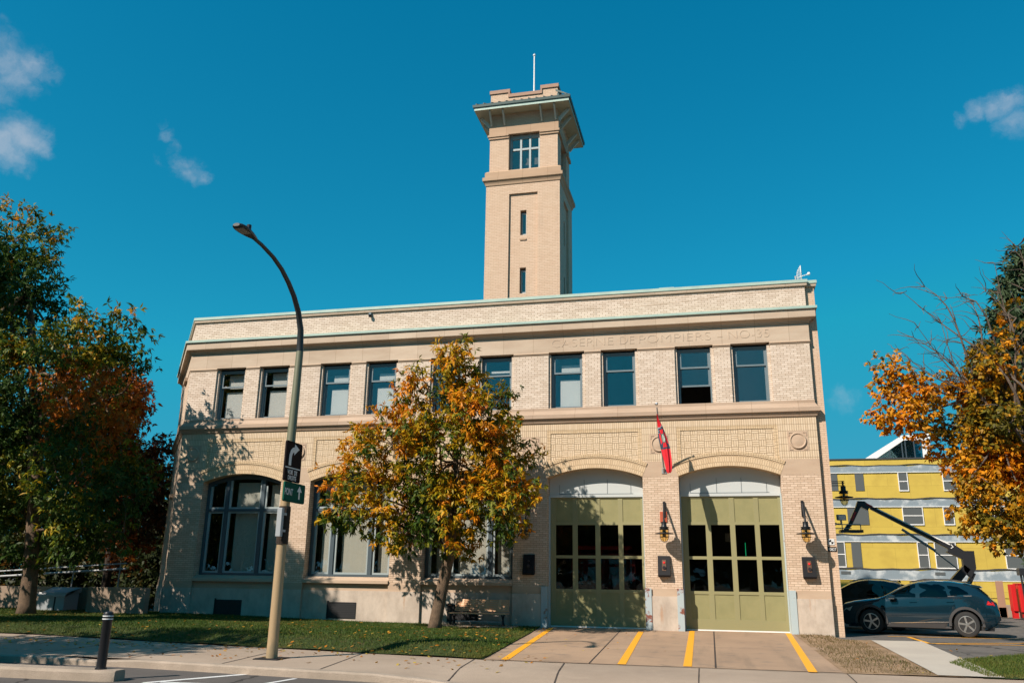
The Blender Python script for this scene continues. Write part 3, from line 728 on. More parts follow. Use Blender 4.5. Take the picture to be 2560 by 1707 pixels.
# arched ground-floor windows
def arched_window(k):
    cx = P * k; y0 = .34; a = 1.53
    f = MB(); zb = 1.56
    f.box(cx - OW + .02, cx - a, y0, y0 + .14, zb, ZS + .02); f.box(cx + a, cx + OW - .02, y0, y0 + .14, zb, ZS + .02)
    for c in (-.76, .76): f.box(cx + c - .075, cx + c + .075, y0 - .02, y0 + .13, zb, arch(c) - .10)
    xs = lin(-OW + .02, OW - .02, 16)
    for p, q in zip(xs, xs[1:]): f.prism([(cx + p, arch(p) - .16), (cx + q, arch(q) - .16), (cx + q, arch(q) - .005), (cx + p, arch(p) - .005)], 'y', y0 - .004, y0 + .14)
    for p, q in ((-a, -.835), (-.685, .685), (.835, a)): f.box(cx + p, cx + q, y0 - .01, y0 + .12, 3.92, 4.02)
    f.box(cx - a, cx + a, y0 - .06, y0 + .14, zb, zb + .08)
    fr = f.build('arched_window', 'frame_arch', ST)
    for p, q in ((-a, -.835), (-.685, .685), (.835, a)):
        for z0, z1 in ((zb + .08, 3.92), (4.02, None)):
            zl = z1 or min(arch(p), arch(q)) - .17
            s_ = MB(); g = MB()
            s_.box(cx + p, cx + p + .09, y0 + .03, y0 + .09, z0, zl); s_.box(cx + q - .07, cx + q, y0 + .03, y0 + .09, z0, zl)
            s_.box(cx + p + .09, cx + q - .07, y0 + .03, y0 + .09, z0, z0 + .07)
            if z1: s_.box(cx + p + .09, cx + q - .07, y0 + .03, y0 + .09, z1 - .06, z1)
            xa = lin(p + .09, q - .07, 6)
            for u0, u1 in zip(xa, xa[1:]):
                t0, t1_ = (z1 - .06, z1 - .06) if z1 else (arch(u0) - .15, arch(u1) - .15)
                g.prism([(cx + u0, z0 + .07), (cx + u1, z0 + .07), (cx + u1, t1_), (cx + u0, t0)], 'y', y0 + .055, y0 + .062)
            s_.build('sash', 'sash_pale', fr); g.build('pane', 'arch_glass', fr)
    for a_, b_, z1 in ([(-1.3, -.93, 5.0)] if k else []) + [(-.48, .62, 5.05), (.98, 1.5, 4.95)]:
        bl = MB(); bl.box(cx + a_, cx + b_, .62, .63, 1.6, z1); bl.build('blind', 'warm_blind', fr)
    q = MB(); q.prism([(-.07, 1.33), (-.07, 1.43), (.30, 1.56), (.5, 1.56), (.5, 1.33)], 'x', cx - OW, cx + OW); q.build('sill', 'stone_block', fr)
    v = MB(); v.box(cx - .62, cx + .46, .03, .06, .13, .68)
    v.build('basement_vent', 'dark_grille', ST)
    v = MB()
    v.box(cx - .66, cx - .60, .03, .062, .10, .72)
    for z in lin(.16, .64, 8): v.box(cx - .60, cx + .44, .022, .05, z, z + .018)
    v.build('vent_louvre', 'dark_grille', ST)
for k in range(3): arched_window(k)
# garage doors
def garage_door(k):
    cx = P * k; y = .47
    x0, x1 = cx - 1.62, cx + 1.64
    cols = [(-1.44, -.85), (-.67, -.05), (.12, .75), (.91, 1.54)]
    gr, g2, g1 = (1.26, 2.28), (2.38, 3.41), None
    d = MB(); b = MB(); g = MB()
    # stiles and rails: full-height stiles then rails between them, flush panels set back
    st = [x0] + [cx + v for c in cols for v in c] + [x1]
    for i in range(0, len(st), 2): d.box(st[i], st[i + 1], y, y + .05, .06, 4.36)
    for c in cols:
        a_, b_ = cx + c[0], cx + c[1]
        for z0, z1 in ((.06, .38), (1.16, 1.26), (2.28, 2.38), (3.41, 3.51), (4.30, 4.36)): d.box(a_, b_, y, y + .05, z0, z1)
    D = d.build('garage_door', 'door_rail_green', ST)
    for c in cols:
        a_, b_ = cx + c[0], cx + c[1]
        for z0, z1 in ((.38, 1.16), (3.51, 4.30)):
            b = MB(); b.box(a_, b_, y + .022, y + .04, z0, z1); b.build('panel', 'door_green', D)
        for z0, z1 in (gr, g2):
            g = MB(); g.box(a_, b_, y + .025, y + .033, z0, z1); g.build('pane', 'door_glass', D)
    q = MB(); q.box(x0, x1, y - .01, y + .06, .015, .055); q.build('bottom_seal', 'white_paint', D)
    t = MB(); xs = lin(-1.66, 1.66, 16)
    for p, q_ in zip(xs, xs[1:]): t.prism([(cx + p, 4.46), (cx + q_, 4.46), (cx + q_, arch(q_) + .02), (cx + p, arch(p) + .02)], 'y', .45, .5)
    t.box(cx - 1.66, cx + 1.66, .42, .5, 4.36, 4.46)
    T = t.build('tympanum', 'tympanum_paint', ST)
    t = MB()
    for c in (-1.30, -.42, .40, 1.22): t.box(cx + c - .006, cx + c + .006, .442, .452, 4.46, 4.80 if abs(c) > 1 else 4.98)
    t.box(cx - 1.30, cx + 1.30, .442, .452, 4.47, 4.482); t.build('panel_groove', 'frame_dark', T)
    for s_ in (-1, 1):
        j = MB(); xa, xb = sorted((cx + s_ * 1.625, cx + s_ * 1.665)); j.box(xa, xb, .30, .50, 0, 4.42); j.build('door_jamb', 'jamb_steel', ST)
        # steel corner guard
        gm = MB(); o = .015
        xa, xb = sorted((cx + s_ * (OW - .02), cx + s_ * (OW + .19)))
        gm.box(xa, xb, -.075, -.052, -.02, 1.33)
        xa, xb = sorted((cx + s_ * (OW - .02), cx + s_ * (OW + .005))); gm.box(xa, xb, -.052, .30, -.02, 1.33)
        gm.build('corner_guard', 'rusty_steel' if (k == 3 and s_ == 1) or (k == 4 and s_ == -1) else 'jamb_steel', ST)
for k in (3, 4): garage_door(k)
# side hood over the door on the canted wall
for z, w_ in ((4.6, .5), (9.5, .45), (7.45, .5)):
    p = Vector((XL, 0)) + dl * 2.4; nn = Vector((-dl.y, dl.x)) * -1
    if nn.x > 0: nn = -nn
    q = MB(); a = p - dl * .6; b = p + dl * .6
    q.prism([(a.x, a.y), (b.x, b.y), (b.x + nn.x * .12, b.y + nn.y * .12), (a.x + nn.x * .12, a.y + nn.y * .12)], 'z', z, z + .14); q.build('side_sill', 'stone_block', ST)
# hairline cracks creeping over the parapet
q = MB(); pts = [(11.55, 10.98), (11.9, 11.12), (12.6, 11.14), (13.4, 11.2), (14.6, 11.14), (15.9, 11.18), (17.1, 11.25), (18.3, 11.36), (19.4, 11.42), (20.4, 11.44), (20.6, 11.37)]
for (a, b), (c, d) in zip(pts, pts[1:]): q.prism([(a, b - .009), (c, d - .009), (c, d + .009), (a, b + .009)], 'y', -.004, .01)
q.build('mortar_crack', 'carved_letter', ST)

# ---- tower
TX0, TX1, TY0, TY1 = 8.65, 11.92, 3.0, 6.2
UX0, UX1, UY0, UY1 = 8.75, 11.82, 3.08, 6.12
TC = (TX0 + TX1) / 2
m = MB()
# front face with recessed centre strip and slit windows
px0, px1 = 9.69, 10.95; ZP = 17.64
def front_wall(m, y0, y1):
    m.box(TX0, px0, y0, y1, 10.9, 18.15); m.box(px1, TX1, y0, y1, 10.9, 18.15); m.box(px0, px1, y0, y1, ZP, 18.15)
front_wall(m, TY0, TY0 + .3)
slx = (10.18, 10.45); sl = [(13.06, 14.22), (15.70, 16.86)]
yr_ = TY0 + .09
m.box(px0, slx[0], yr_, yr_ + .3, 10.9, ZP); m.box(slx[1], px1, yr_, yr_ + .3, 10.9, ZP)
zz = [10.9, sl[0][0], sl[0][1], sl[1][0], sl[1][1], ZP]
for a, b in ((0, 1), (2, 3), (4, 5)): m.box(slx[0], slx[1], yr_, yr_ + .3, zz[a], zz[b])
# right side the same, seen in shade
cy = (TY0 + TY1) / 2
m.box(TX1 - .3, TX1, TY0 + .3, cy - .63, 10.9, 18.15); m.box(TX1 - .3, TX1, cy + .63, TY1, 10.9, 18.15); m.box(TX1 - .3, TX1, cy - .63, cy + .63, ZP, 18.15)
m.box(TX1 - .5, TX1 - .09, cy - .63, cy - .13, 10.9, ZP); m.box(TX1 - .5, TX1 - .09, cy + .13, cy + .63, 10.9, ZP)
for a, b in ((0, 1), (2, 3), (4, 5)): m.box(TX1 - .5, TX1 - .09, cy - .13, cy + .13, zz[a], zz[b])
m.box(TX0, TX0 + .3, TY0 + .3, TY1, 10.9, 18.15); m.box(TX0 + .3, TX1 - .5, TY1 - .3, TY1, 10.9, 18.15)
# belfry stage
bx0, bx1 = 9.62, 11.02
m.box(UX0, bx0, UY0, UY0 + .35, 18.8, 21.75); m.box(bx1, UX1, UY0, UY0 + .35, 18.8, 21.75); m.box(bx0, bx1, UY0, UY0 + .35, 20.66, 21.75)
cyu = (UY0 + UY1) / 2
m.box(UX1 - .35, UX1, UY0 + .35, cyu - .7, 18.8, 21.75); m.box(UX1 - .35, UX1, cyu + .7, UY1, 18.8, 21.75); m.box(UX1 - .35, UX1, cyu - .7, cyu + .7, 20.66, 21.75)
m.box(UX0, UX0 + .35, UY0 + .35, UY1, 18.8, 21.75); m.box(UX0 + .35, UX1 - .35, UY1 - .35, UY1, 18.8, 21.75)
# parapet above the eave, dipped in the middle
for (x0, x1, y0, y1) in ((UX0, UX1, UY0, UY0 + .22), (UX0, UX1, UY1 - .22, UY1)):
    m.box(x0, 9.6, y0, y1, 21.75, 22.70); m.box(11.08, x1, y0, y1, 21.75, 22.70); m.box(9.6, 11.08, y0, y1, 21.75, 22.46)
m.box(UX0, UX0 + .22, UY0 + .22, UY1 - .22, 21.75, 22.70); m.box(UX1 - .22, UX1, UY0 + .22, UY1 - .22, 21.75, 22.70)
TW = m.build('tower', 'brick_peach', ST)
q = MB()
q.box(UX0 - .05, 9.64, UY0 - .05, UY0 + .27, 22.70, 22.87); q.box(11.04, UX1 + .05, UY0 - .05, UY0 + .27, 22.70, 22.87); q.box(9.56, 11.12, UY0 - .047, UY0 + .267, 22.46, 22.62)
q.box(9.56, 9.64, UY0 - .048, UY0 + .26, 22.62, 22.70); q.box(11.04, 11.12, UY0 - .048, UY0 + .26, 22.62, 22.70)
q.box(UX1 - .27, UX1 + .048, UY0 + .27, UY1 + .05, 22.70, 22.868); q.box(UX0 - .048, UX0 + .27, UY0 + .27, UY1 + .05, 22.70, 22.868)
q.build('tower_coping', 'wood_brown', TW)
loop = [(TX0, TY1), (TX0, TY0), (TX1, TY0), (TX1, TY1), (TX0, TY1)]
q = MB(); q.sweep(loop, [(-.3, 18.08), (.0, 18.08), (.03, 18.1), (.05, 18.18), (.09, 18.26), (.14, 18.30), (.145, 18.31), (.145, 18.46), (.06, 18.475), (.06, 18.72), (-.02, 18.80), (-.09, 18.82), (-.3, 18.82)]); q.build('tower_belt_course', 'stone_tower', TW)
loopu = [(UX0, UY1), (UX0, UY0), (UX1, UY0), (UX1, UY1), (UX0, UY1)]
q = MB()
for a, b in ((UX0, bx0), (bx1, UX1)):
    q.box(a - (.05 if a == UX0 else 0), b + (.05 if b == UX1 else 0), UY0 - .05, UY0, 20.40, 20.50)
    q.box(a - (.09 if a == UX0 else -.0), b + (.09 if b == UX1 else .0), UY0 - .09, UY0, 20.50, 20.60)
q.box(UX0 - .04, UX1 + .04, UY0 - .015, UY0, 20.60, 20.98); q.box(UX1, UX1 + .015, UY0, UY1, 20.60, 20.98)
q.box(UX1, UX1 + .09, UY0, cyu - .7, 20.45, 20.60); q.box(UX1, UX1 + .09, cyu + .7, UY1, 20.45, 20.60)
q.build('tower_frieze', 'stone_tower', TW)
# eave roof
EO = .60; ex0, ex1, ey0, ey1 = UX0 - EO, UX1 + EO, UY0 - EO, UY1 + EO
q = MB(); zs = 21.62
q.quad((ex0, ey0, zs), (ex1, ey0, zs), (UX1, UY0, zs + .02), (UX0, UY0, zs + .02)); q.quad((ex1, ey0, zs), (ex1, ey1, zs), (UX1, UY1, zs + .02), (UX1, UY0, zs + .02))
q.quad((ex1, ey1, zs), (ex0, ey1, zs), (UX0, UY1, zs + .02), (UX1, UY1, zs + .02)); q.quad((ex0, ey1, zs), (ex0, ey0, zs), (UX0, UY0, zs + .02), (UX0, UY1, zs + .02))
q.build('soffit', 'soffit_board', TW)
eloop = [(ex0, ey1), (ex0, ey0), (ex1, ey0), (ex1, ey1), (ex0, ey1)]
q = MB(); q.sweep(eloop, [(-.02, zs - .02), (.0, zs - .02), (.0, zs + .13), (-.02, zs + .13)]); q.build('eave_fascia', 'copper_patina', TW)
q = MB(); q.sweep(eloop, [(0, zs + .12), (.05, zs + .12), (.065, zs + .24), (0, zs + .25), (-EO - .02, zs + .62), (-EO - .02, zs + .55)])
for i in range(13):
    x = ex0 + .1 + i * (ex1 - ex0 - .2) / 12; q.prism([(ey0 - .06, zs + .24), (ey0 - .06, zs + .30), (UY0, zs + .66), (UY0, zs + .56)], 'x', x - .012, x + .012)
for i in range(13):
    y = ey0 + .1 + i * (ey1 - ey0 - .2) / 12; q.prism([(ex1 + .06, zs + .24), (ex1 + .06, zs + .30), (UX1, zs + .66), (UX1, zs + .56)], 'y', y - .012, y + .012)
q.build('eave_roof', 'copper_dark', TW)
def brkt(ax, pos, sgn):
    q = MB(); wd = .035
    if ax == 'y':   # projects to -y at x=pos
        q.prism([(UY0 - .02, 21.10), (UY0 - .07, 21.04), (ey0 + .10, zs - .07), (ey0 + .10, zs), (ey0 + .02, zs), (ey0 + .02, zs - .0), (ey0 + .2, zs), (UY0 - .02, 21.22)], 'x', pos - wd, pos + wd)
    else:
        X = UX1 if sgn > 0 else UX0; E_ = ex1 if sgn > 0 else ex0
        q.prism([(X + sgn * .02, 21.10), (X + sgn * .07, 21.04), (E_ - sgn * .10, zs - .07), (E_ - sgn * .10, zs), (E_ - sgn * .2, zs), (X + sgn * .02, 21.22)], 'y', pos - wd, pos + wd)
    q.build('eave_bracket', 'bracket_paint', TW)
for x in (UX0 + .08, UX0 + .68, UX1 - .70, UX1 - .08): brkt('y', x, -1)
for y in (UY0 + .1, UY0 + .75, UY1 - .75, UY1 - .1):
    brkt('x', y, 1); brkt('x', y, -1)
def slit(x0, x1, y, z0, z1):
    q = MB(); w_ = .045
    q.box(x0 + .03, x0 + .03 + w_, y, y + .08, z0 + .04, z1 - .09); q.box(x1 - w_, x1, y, y + .08, z0 + .04, z1 - .09); q.box(x0 + .03 + w_, x1 - w_, y, y + .08, z1 - .14, z1 - .09); q.box(x0 + .03 + w_, x1 - w_, y, y + .08, z0 + .04, z0 + .1)
    q.build('slit_window', 'sash_pale', TW)
    g = MB(); g.box(x0 + .03 + w_, x1 - w_, y + .03, y + .04, z0 + .1, z1 - .14); g.build('slit_pane', 'window_glass', TW)
    h = MB(); h.prism([(y - .17, z0 - .24), (y - .17, z0 - .18), (y + .08, z0 + .04), (y + .08, z0 - .24)], 'x', x0 - .01, x1); h.build('slit_sill', 'stone_tower', TW)
for a, b in sl: slit(slx[0], slx[1], yr_ + .13, a, b)
q = MB(); y = UY0 + .20
for x in (bx0 + .02, 10.09, 10.50, bx1 - .10): q.box(x, x + .085, y, y + .1, 18.82, 20.66)
for a, b in ((bx0 + .105, 10.09), (10.175, 10.50), (10.585, bx1 - .10)):
    q.box(a, b, y + .01, y + .09, 20.42, 20.60); q.box(a, b, y + .01, y + .09, 19.86, 19.95); q.box(a, b, y + .01, y + .09, 18.82, 18.88)
q.build('belfry_window', 'sash_pale', TW)
q = MB(); q.box(bx0, bx1, y + .05, y + .06, 18.84, 20.62); q.build('belfry_pane', 'window_glass', TW)
q = MB(); q.box(UX1 - .2, UX1 - .15, cyu - .7, cyu + .7, 18.84, 20.66); q.build('belfry_side_pane', 'window_glass', TW)
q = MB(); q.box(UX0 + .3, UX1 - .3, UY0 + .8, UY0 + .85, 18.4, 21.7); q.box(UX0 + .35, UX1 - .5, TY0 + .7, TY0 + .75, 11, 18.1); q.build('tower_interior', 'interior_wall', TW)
q = MB(); q.tube([(10.66, 3.5, 21.8), (10.66, 3.5, 24.75)], [.042, .03], 10); q.lathe([(.02, 0), (.055, .03), (.06, .08), (.03, .12)], (10.66, 3.5, 24.73), 10); q.build('mast', 'white_paint', TW)

# ------------------------------------------------------------------ things on the station
# roof box, antenna, camera, conduit
q = MB(); q.box(16.1, 16.6, .8, 1.3, 11.0, 12.05, .02); q.box(16.07, 16.63, .77, 1.33, 12.05, 12.10, .01)
tag(q.build('roof_vent', 'copper_patina'), 'small pale box vent peeking over the parapet', 'vent')
an = thing('dish_antenna', 'white mesh dish antenna with a feed arm on the roof corner', 'antenna', (20.95, .6, 11.1))
q = MB(); q.tube([(20.93, .6, 11.0), (20.93, .6, 12.15)], .03, 8); q.build('mast', 'galvanised', an)
q = MB()
def dishp(u, v): return (20.97 + .16 * (u * u + v * v) + .05 * u, .6 + .36 * u, 12.16 + .36 * v)
for i in range(-6, 7):
    s_ = i / 6; h = math.sqrt(max(0, 1 - s_ * s_))
    if h > .1:
        q.tube([dishp(s_, t) for t in lin(-h, h, 8)], .0035, 4); q.tube([dishp(t, s_) for t in lin(-h, h, 8)], .0035, 4)
q.tube([dishp(math.cos(a), math.sin(a)) for a in lin(0, 2 * math.pi, 24)], .012, 5); q.build('dish', 'white_paint', an)
q = MB(); q.tube([(20.97, .6, 12.08), (21.36, .55, 12.18)], .016, 6); q.lathe([(.05, 0), (.06, .05), (.05, .08)], (21.34, .55, 12.19), 10, 'x'); q.build('feed_arm', 'white_paint', an)
ca = thing('security_camera', 'small dome camera fixed under the parapet coping', 'camera', (4.9, -.05, 11.45))
q = MB(); q.box(4.84, 4.96, -.10, .01, 11.44, 11.54, .015); q.build('mount', 'frame_paint', ca)
q = MB(); q.lathe([(.001, -.09), (.05, -.07), (.065, -.02), (.065, .02), (.03, .03)], (4.92, -.12, 11.42), 12); q.build('camera_dome', 'black_iron', ca)

# wall lanterns
def lantern(loc, label, side=False):
    t = thing('wall_lantern', label, 'lamp', loc, 0, 'black wall lanterns on the fire station')
    # local: wall at y=+.53, lamp axis at origin, bottom of globe at z=-.30
    if not side:
        q = MB(); q.tube([(0, .50, .98), (0, .38, .93), (0, .15, .62), (0, .02, .44), (0, 0, .30)], [.035, .035, .032, .032, .035], 8); q.tube([(.05, .50, .62), (.05, .3, .56), (.03, .1, .33)], .008, 5)
        q.box(-.045, .045, .47, .53, .55, 1.06, .01)
    else:
        q = MB()
        for z in (.52, .46, .38): q.tube([(-.62, 0, z), (-.05, 0, z), (.06, 0, z)], .013, 6)
        q.tube([(0, 0, .54), (0, 0, .28)], .03, 8); q.box(-.66, -.6, -.07, .07, .3, .6)
    q.build('arm', 'black_iron', t, local=True)
    q = MB(); q.lathe([(.03, .36), (.085, .355), (.085, .23), (.10, .20), (.155, .19), (.155, .165), (.12, .155), (.155, .14), (.155, .11), (.12, .10)], (0, 0, 0), 20); q.build('cap', 'black_iron', t, smooth=30, local=True)
    q = MB(); q.lathe([(.115, .02), (.30, -.015), (.31, -.03), (.30, -.035), (.12, .0)], (0, 0, 0), 24); q.build('shade', 'black_iron', t, smooth=30, local=True)
    q = MB(); q.lathe([(.13, .10), (.135, -.06), (.13, -.14), (.105, -.22), (.06, -.27), (.001, -.285)], (0, 0, 0), 18, cap=False); q.build('globe', 'lamp_glass', t, smooth=True, local=True)
    q = MB(); q.lathe([(.045, .09), (.05, -.03), (.04, -.12), (.001, -.15)], (0, 0, 0), 12); q.build('bulb_socket', 'sign_back', t, smooth=True, local=True)
    q = MB()
    for k in range(4):
        a = k * math.pi / 2 + .4
        q.tube([(r * math.cos(a), r * math.sin(a), z) for r, z in ((.145, .1), (.15, -.06), (.143, -.15), (.115, -.235), (.06, -.29), (0, -.305))], .007, 4)
    q.tube([(.15 * math.cos(a), .15 * math.sin(a), -.13) for a in lin(0, 2 * math.pi, 20)], .009, 4); q.build('guard', 'black_iron', t, local=True)
    return t
l0 = lantern((16.02, -.53, 3.09), 'wall lantern between the two green doors, over an orange plate')
dup(l0, (20.47, -.53, 3.09), 'wall lantern right of the right green door, near the number plate')
dup(l0, (11.33, -.53, 3.16), 'wall lantern left of the left green door, beside the tree crown')
lantern((22.05, 1.9, 4.45), 'wall lantern on horizontal arms sticking out past the right building corner', True)
q = MB(); q.box(15.87, 16.11, -.03, 0, 3.46, 3.82, .01); tag(q.build('orange_wall_plate', 'orange_plate'), 'orange plate on the brick pier behind the middle lantern', 'plate')

# door signal boxes
def signal(loc, label, lit=True, pale=False):
    t = thing('door_signal_box', label, 'signal', loc, 0, 'black signal boxes beside the garage doors')
    q = MB()
    q.prism([(0, -.02), (-.07, -.02), (-.20, -.64), (-.17, -.70), (0, -.66)], 'x', -.2, .2)
    q.build('housing', 'black_box', t, local=True)
    q = MB(); q.prism([(-.098, -.15), (-.112, -.15), (-.183, -.50), (-.17, -.50)], 'x', -.06, .07); q.build('signal_face', 'amber_plastic' if lit else 'black_box', t, local=True)
    q = MB(); q.lathe([(.035, 0), (.035, -.04), (.03, -.042)], (.005, -.115, -.235), 14, 'y'); q.build('red_light', 'red_lens' if lit else 'smoke_lens', t, local=True)
    q = MB(); q.lathe([(.055, 0), (.055, -.05), (.04, -.052)], (.005, -.15, -.40), 14, 'y'); q.build('dark_light', 'smoke_lens', t, local=True)
    return t
signal((15.95, -.002, 2.39), 'black signal box with a red light on the pier between the garage doors')
signal((20.52, -.002, 2.39), 'black signal box with a red light right of the right garage door')
signal((11.36, -.002, 2.40), 'unlit black signal box in the shade left of the left garage door', False)
# number plate and marker
t = thing('number_plate', 'black house number plate reading 10827 on the corner strip', 'sign', (21.29, .148, 2.62))
q = MB(); q.box(21.155, 21.425, .13, .15, 2.55, 2.69); q.build('plate', 'sign_black', t)
text_mesh('number', '10827', 'sign_white', t, plane_x(21.29, .128, 2.572), .125, .002, .001, .80, 'CENTER')
t = thing('survey_target', 'small white target plate with a black quartered mark above the number', 'sign', (21.29, .148, 2.85))
q = MB(); q.box(21.19, 21.38, .135, .15, 2.755, 2.945); q.build('plate', 'sign_white', t)
q = MB()
for a0 in (math.pi / 2, 3 * math.pi / 2):
    q.prism([(21.285, 2.85)] + [(21.285 + .07 * math.cos(a0 + a), 2.85 + .07 * math.sin(a0 + a)) for a in lin(0, math.pi / 2, 6)], 'y', .131, .136)
q.build('mark', 'sign_black', t)

# flag pole and flag
t = thing('flag_pole', 'slanted wall flagpole with a round finial between the garage doors', 'flagpole', (16.06, 0, 5.18))
q = MB(); q.tube([(16.06, -.03, 5.2), (15.975, -1.42, 7.12)], [.028, .022], 10); q.build('pole', 'galvanised', t)
q = MB(); q.lathe([(.001, -.055), (.04, -.04), (.055, 0), (.04, .04), (.001, .055)], (15.97, -1.48, 7.22), 14); q.build('finial', 'chrome', t, smooth=True)
q = MB(); q.box(15.98, 16.14, -.03, -.004, 5.10, 5.24); q.tube([(16.06, -.01, 5.15), (16.058, -.1, 5.28)], .045, 10); q.build('bracket', 'galvanised', t)
q = MB(); nu, nv = 40, 70
lz = [(6.92, 15.955, 15.975), (6.75, 15.95, 16.02), (6.47, 15.96, 16.14), (6.12, 15.975, 16.265), (5.75, 16.045, 16.36), (5.40, 16.125, 16.395), (5.13, 16.18, 16.40), (5.02, 16.20, 16.385), (4.95, 16.25, 16.345)]
def flagp(u, v):
    z = lz[0][0] + (lz[-1][0] - lz[0][0]) * v
    for a, b in zip(lz, lz[1:]):
        if a[0] >= z >= b[0] - 1e-6:
            k = (a[0] - z) / (a[0] - b[0]); x0 = a[1] + (b[1] - a[1]) * k; x1 = a[2] + (b[2] - a[2]) * k; break
    pole_y = -1.35 + .10 * v
    fold = .075 * math.sin(u * 5.0 + v * 2.0) * min(1, v * 3 + .2) + .03 * math.sin(u * 13 + v * 5)
    return (x0 + (x1 - x0) * u, pole_y + fold - .12 * u * v, z)
vs = [flagp(i / nu, j / nv) for j in range(nv + 1) for i in range(nu + 1)]
fs = []; mi = []
for j in range(nv):
    for i in range(nu):
        u, v = (i + .5) / nu, (j + .5) / nv
        fs.append((j * (nu + 1) + i, j * (nu + 1) + i + 1, (j + 1) * (nu + 1) + i + 1, (j + 1) * (nu + 1) + i))
        k = 0
        lo, hi = .235 - .02 * u, .605 + .0 * u
        if lo < v < hi:
            k = 1
            if v < lo + .012 or v > hi - .012: k = 4
            # cross with flared arms round a green and white disc
            a, b = (u - .56) / .43, (v - .42) / .16
            r = math.hypot(a, b)
            arm = (abs(b) < .22 + .42 * abs(a) and abs(a) < .95) or (abs(a) < .22 + .42 * abs(b) and abs(b) < .95)
            diag = abs(abs(a) - abs(b)) < .13
            if arm and not diag: k = 0
            if r < .50: k = 3
            if r < .40 and (a * .8 + b * .3 > -.12): k = 2
            if r < .40 and math.sin(a * 9 + b * 5) > .75: k = 3
            if u < .2 and v < .34 and math.sin(v * 260) > -.2 and .05 < u < .15: k = 4
        mi.append(k)
q.add(vs, fs); q.mi = mi
tag(q.build('flag', ['flag_red', 'flag_navy', 'flag_white', 'flag_green', 'flag_grey'], None, smooth='all'), 'red flag with a navy band and a red cross emblem hanging from the pole', 'flag')

# fire engine standing behind the left green door, and two bright marks added behind the right one
t = thing('fire_engine', 'fire engine with a wide split windscreen parked inside the left garage door', 'fire engine', (13.7, 1.6, 0))
q = MB(); q.prism([(1.6, .45), (1.6, 1.35), (1.72, 2.5), (1.95, 2.62), (5.4, 2.62), (5.4, .45)], 'x', 12.55, 14.85); q.build('body', 'fire_red', t)
for x0, x1 in ((12.68, 13.66), (13.74, 14.72)):
    q = MB(); q.quad((x0, 1.595, 1.42), (x1, 1.595, 1.42), (x1, 1.69, 2.36), (x0, 1.69, 2.36)); q.build('windscreen', 'window_glass', t)
q = MB(); q.hull_box(12.5, 14.9, 1.25, 1.58, .40, .72, .04); q.build('bumper', 'chrome', t)
for x in (12.85, 14.55):
    q = MB(); q.lathe([(.001, -.03), (.10, -.02), (.12, 0), (.12, .06)], (x, 1.58, 1.02), 16, 'y'); q.build('headlight', 'white_paint', t)
q = MB(); q.box(13.4, 14.0, 1.56, 1.6, .85, 1.2); q.build('grille', 'chrome', t)
q = MB(); q.box(12.7, 14.7, 1.9, 2.2, 2.62, 2.76, .02); q.build('light_bar', 'red_plastic', t)
for x in (12.75, 14.65):
    q = MB(); q.lathe([(.001, -.15), (.3, -.15), (.46, -.12), (.48, 0), (.46, .12), (.3, .15), (.001, .15)], (x, 2.7, .48), 24, 'x', cap=False); q.build('wheel', 'rubber', t)
q = MB(); q.box(18.63, 18.645, 1.2, 1.215, 2.42, 2.86); tag(q.build('green_streak', 'streak_green_glow'), 'thin green streak added as a glowing strip inside the right garage door', 'light')  # green streak in the door glass, added here as a glowing strip
q = MB(); q.box(18.0, 18.22, 2.6, 2.62, 2.95, 3.25); tag(q.build('window_reflection_board', 'white_paint'), 'small white board in place of a window reflection in the right garage door', 'reflection')  # white board painted in place of a bright window reflection

# ------------------------------------------------------------------ bench
t = thing('park_bench', 'slatted pale wood bench with black crossed iron legs by the wall', 'bench', (9.8, -.75, .0))
q = MB()
for i in range(6):
    z = .50 + i * .065; y = -.56 + .035 * i
    q.box(8.90, 10.78, y - .012, y + .016, z, z + .05)
for x in (9.14, 9.52, 10.0, 10.45): q.prism([(-.575, .49), (-.54, .49), (-.365, .88), (-.40, .88)], 'x', x - .05, x + .05)
q.build('backrest', 'bench_wood', t)
q = MB()
for i in range(5): q.box(8.80, 10.80, -1.02 + i * .095, -1.02 + i * .095 + .08, .42, .455)
q.build('seat', 'bench_wood', t)
for x in (8.95, 10.65):
    q = MB()
    for a, b in (((-1.0, .0), (-.62, .42)), ((-.5, .0), (-.98, .42))):
        mid = ((a[0] + b[0]) / 2, (a[1] + b[1]) / 2)
        q.tube([(x, a[0], .0), (x, a[0] + (mid[0] - a[0]) * .75, .12), (x, mid[0], .22), (x, b[0] + (mid[0] - b[0]) * .5, .32), (x, b[0], .42)], .026, 6)
    q.build('leg', 'black_iron', t)
q = MB(); q.box(8.72, 8.80, -.62, -.54, .06, .72); q.box(8.72, 8.80, -1.0, -.54, .66, .72); q.build('armrest', 'black_iron', t)
q = MB(); q.box(9.0, 10.6, -.80, -.76, .16, .20); q.build('stretcher', 'galvanised', t)
q = MB(); q.box(8.5, 11.1, -1.35, -.1, -.05, .055); structure(q.build('bench_pavement', 'sidewalk_concrete'))

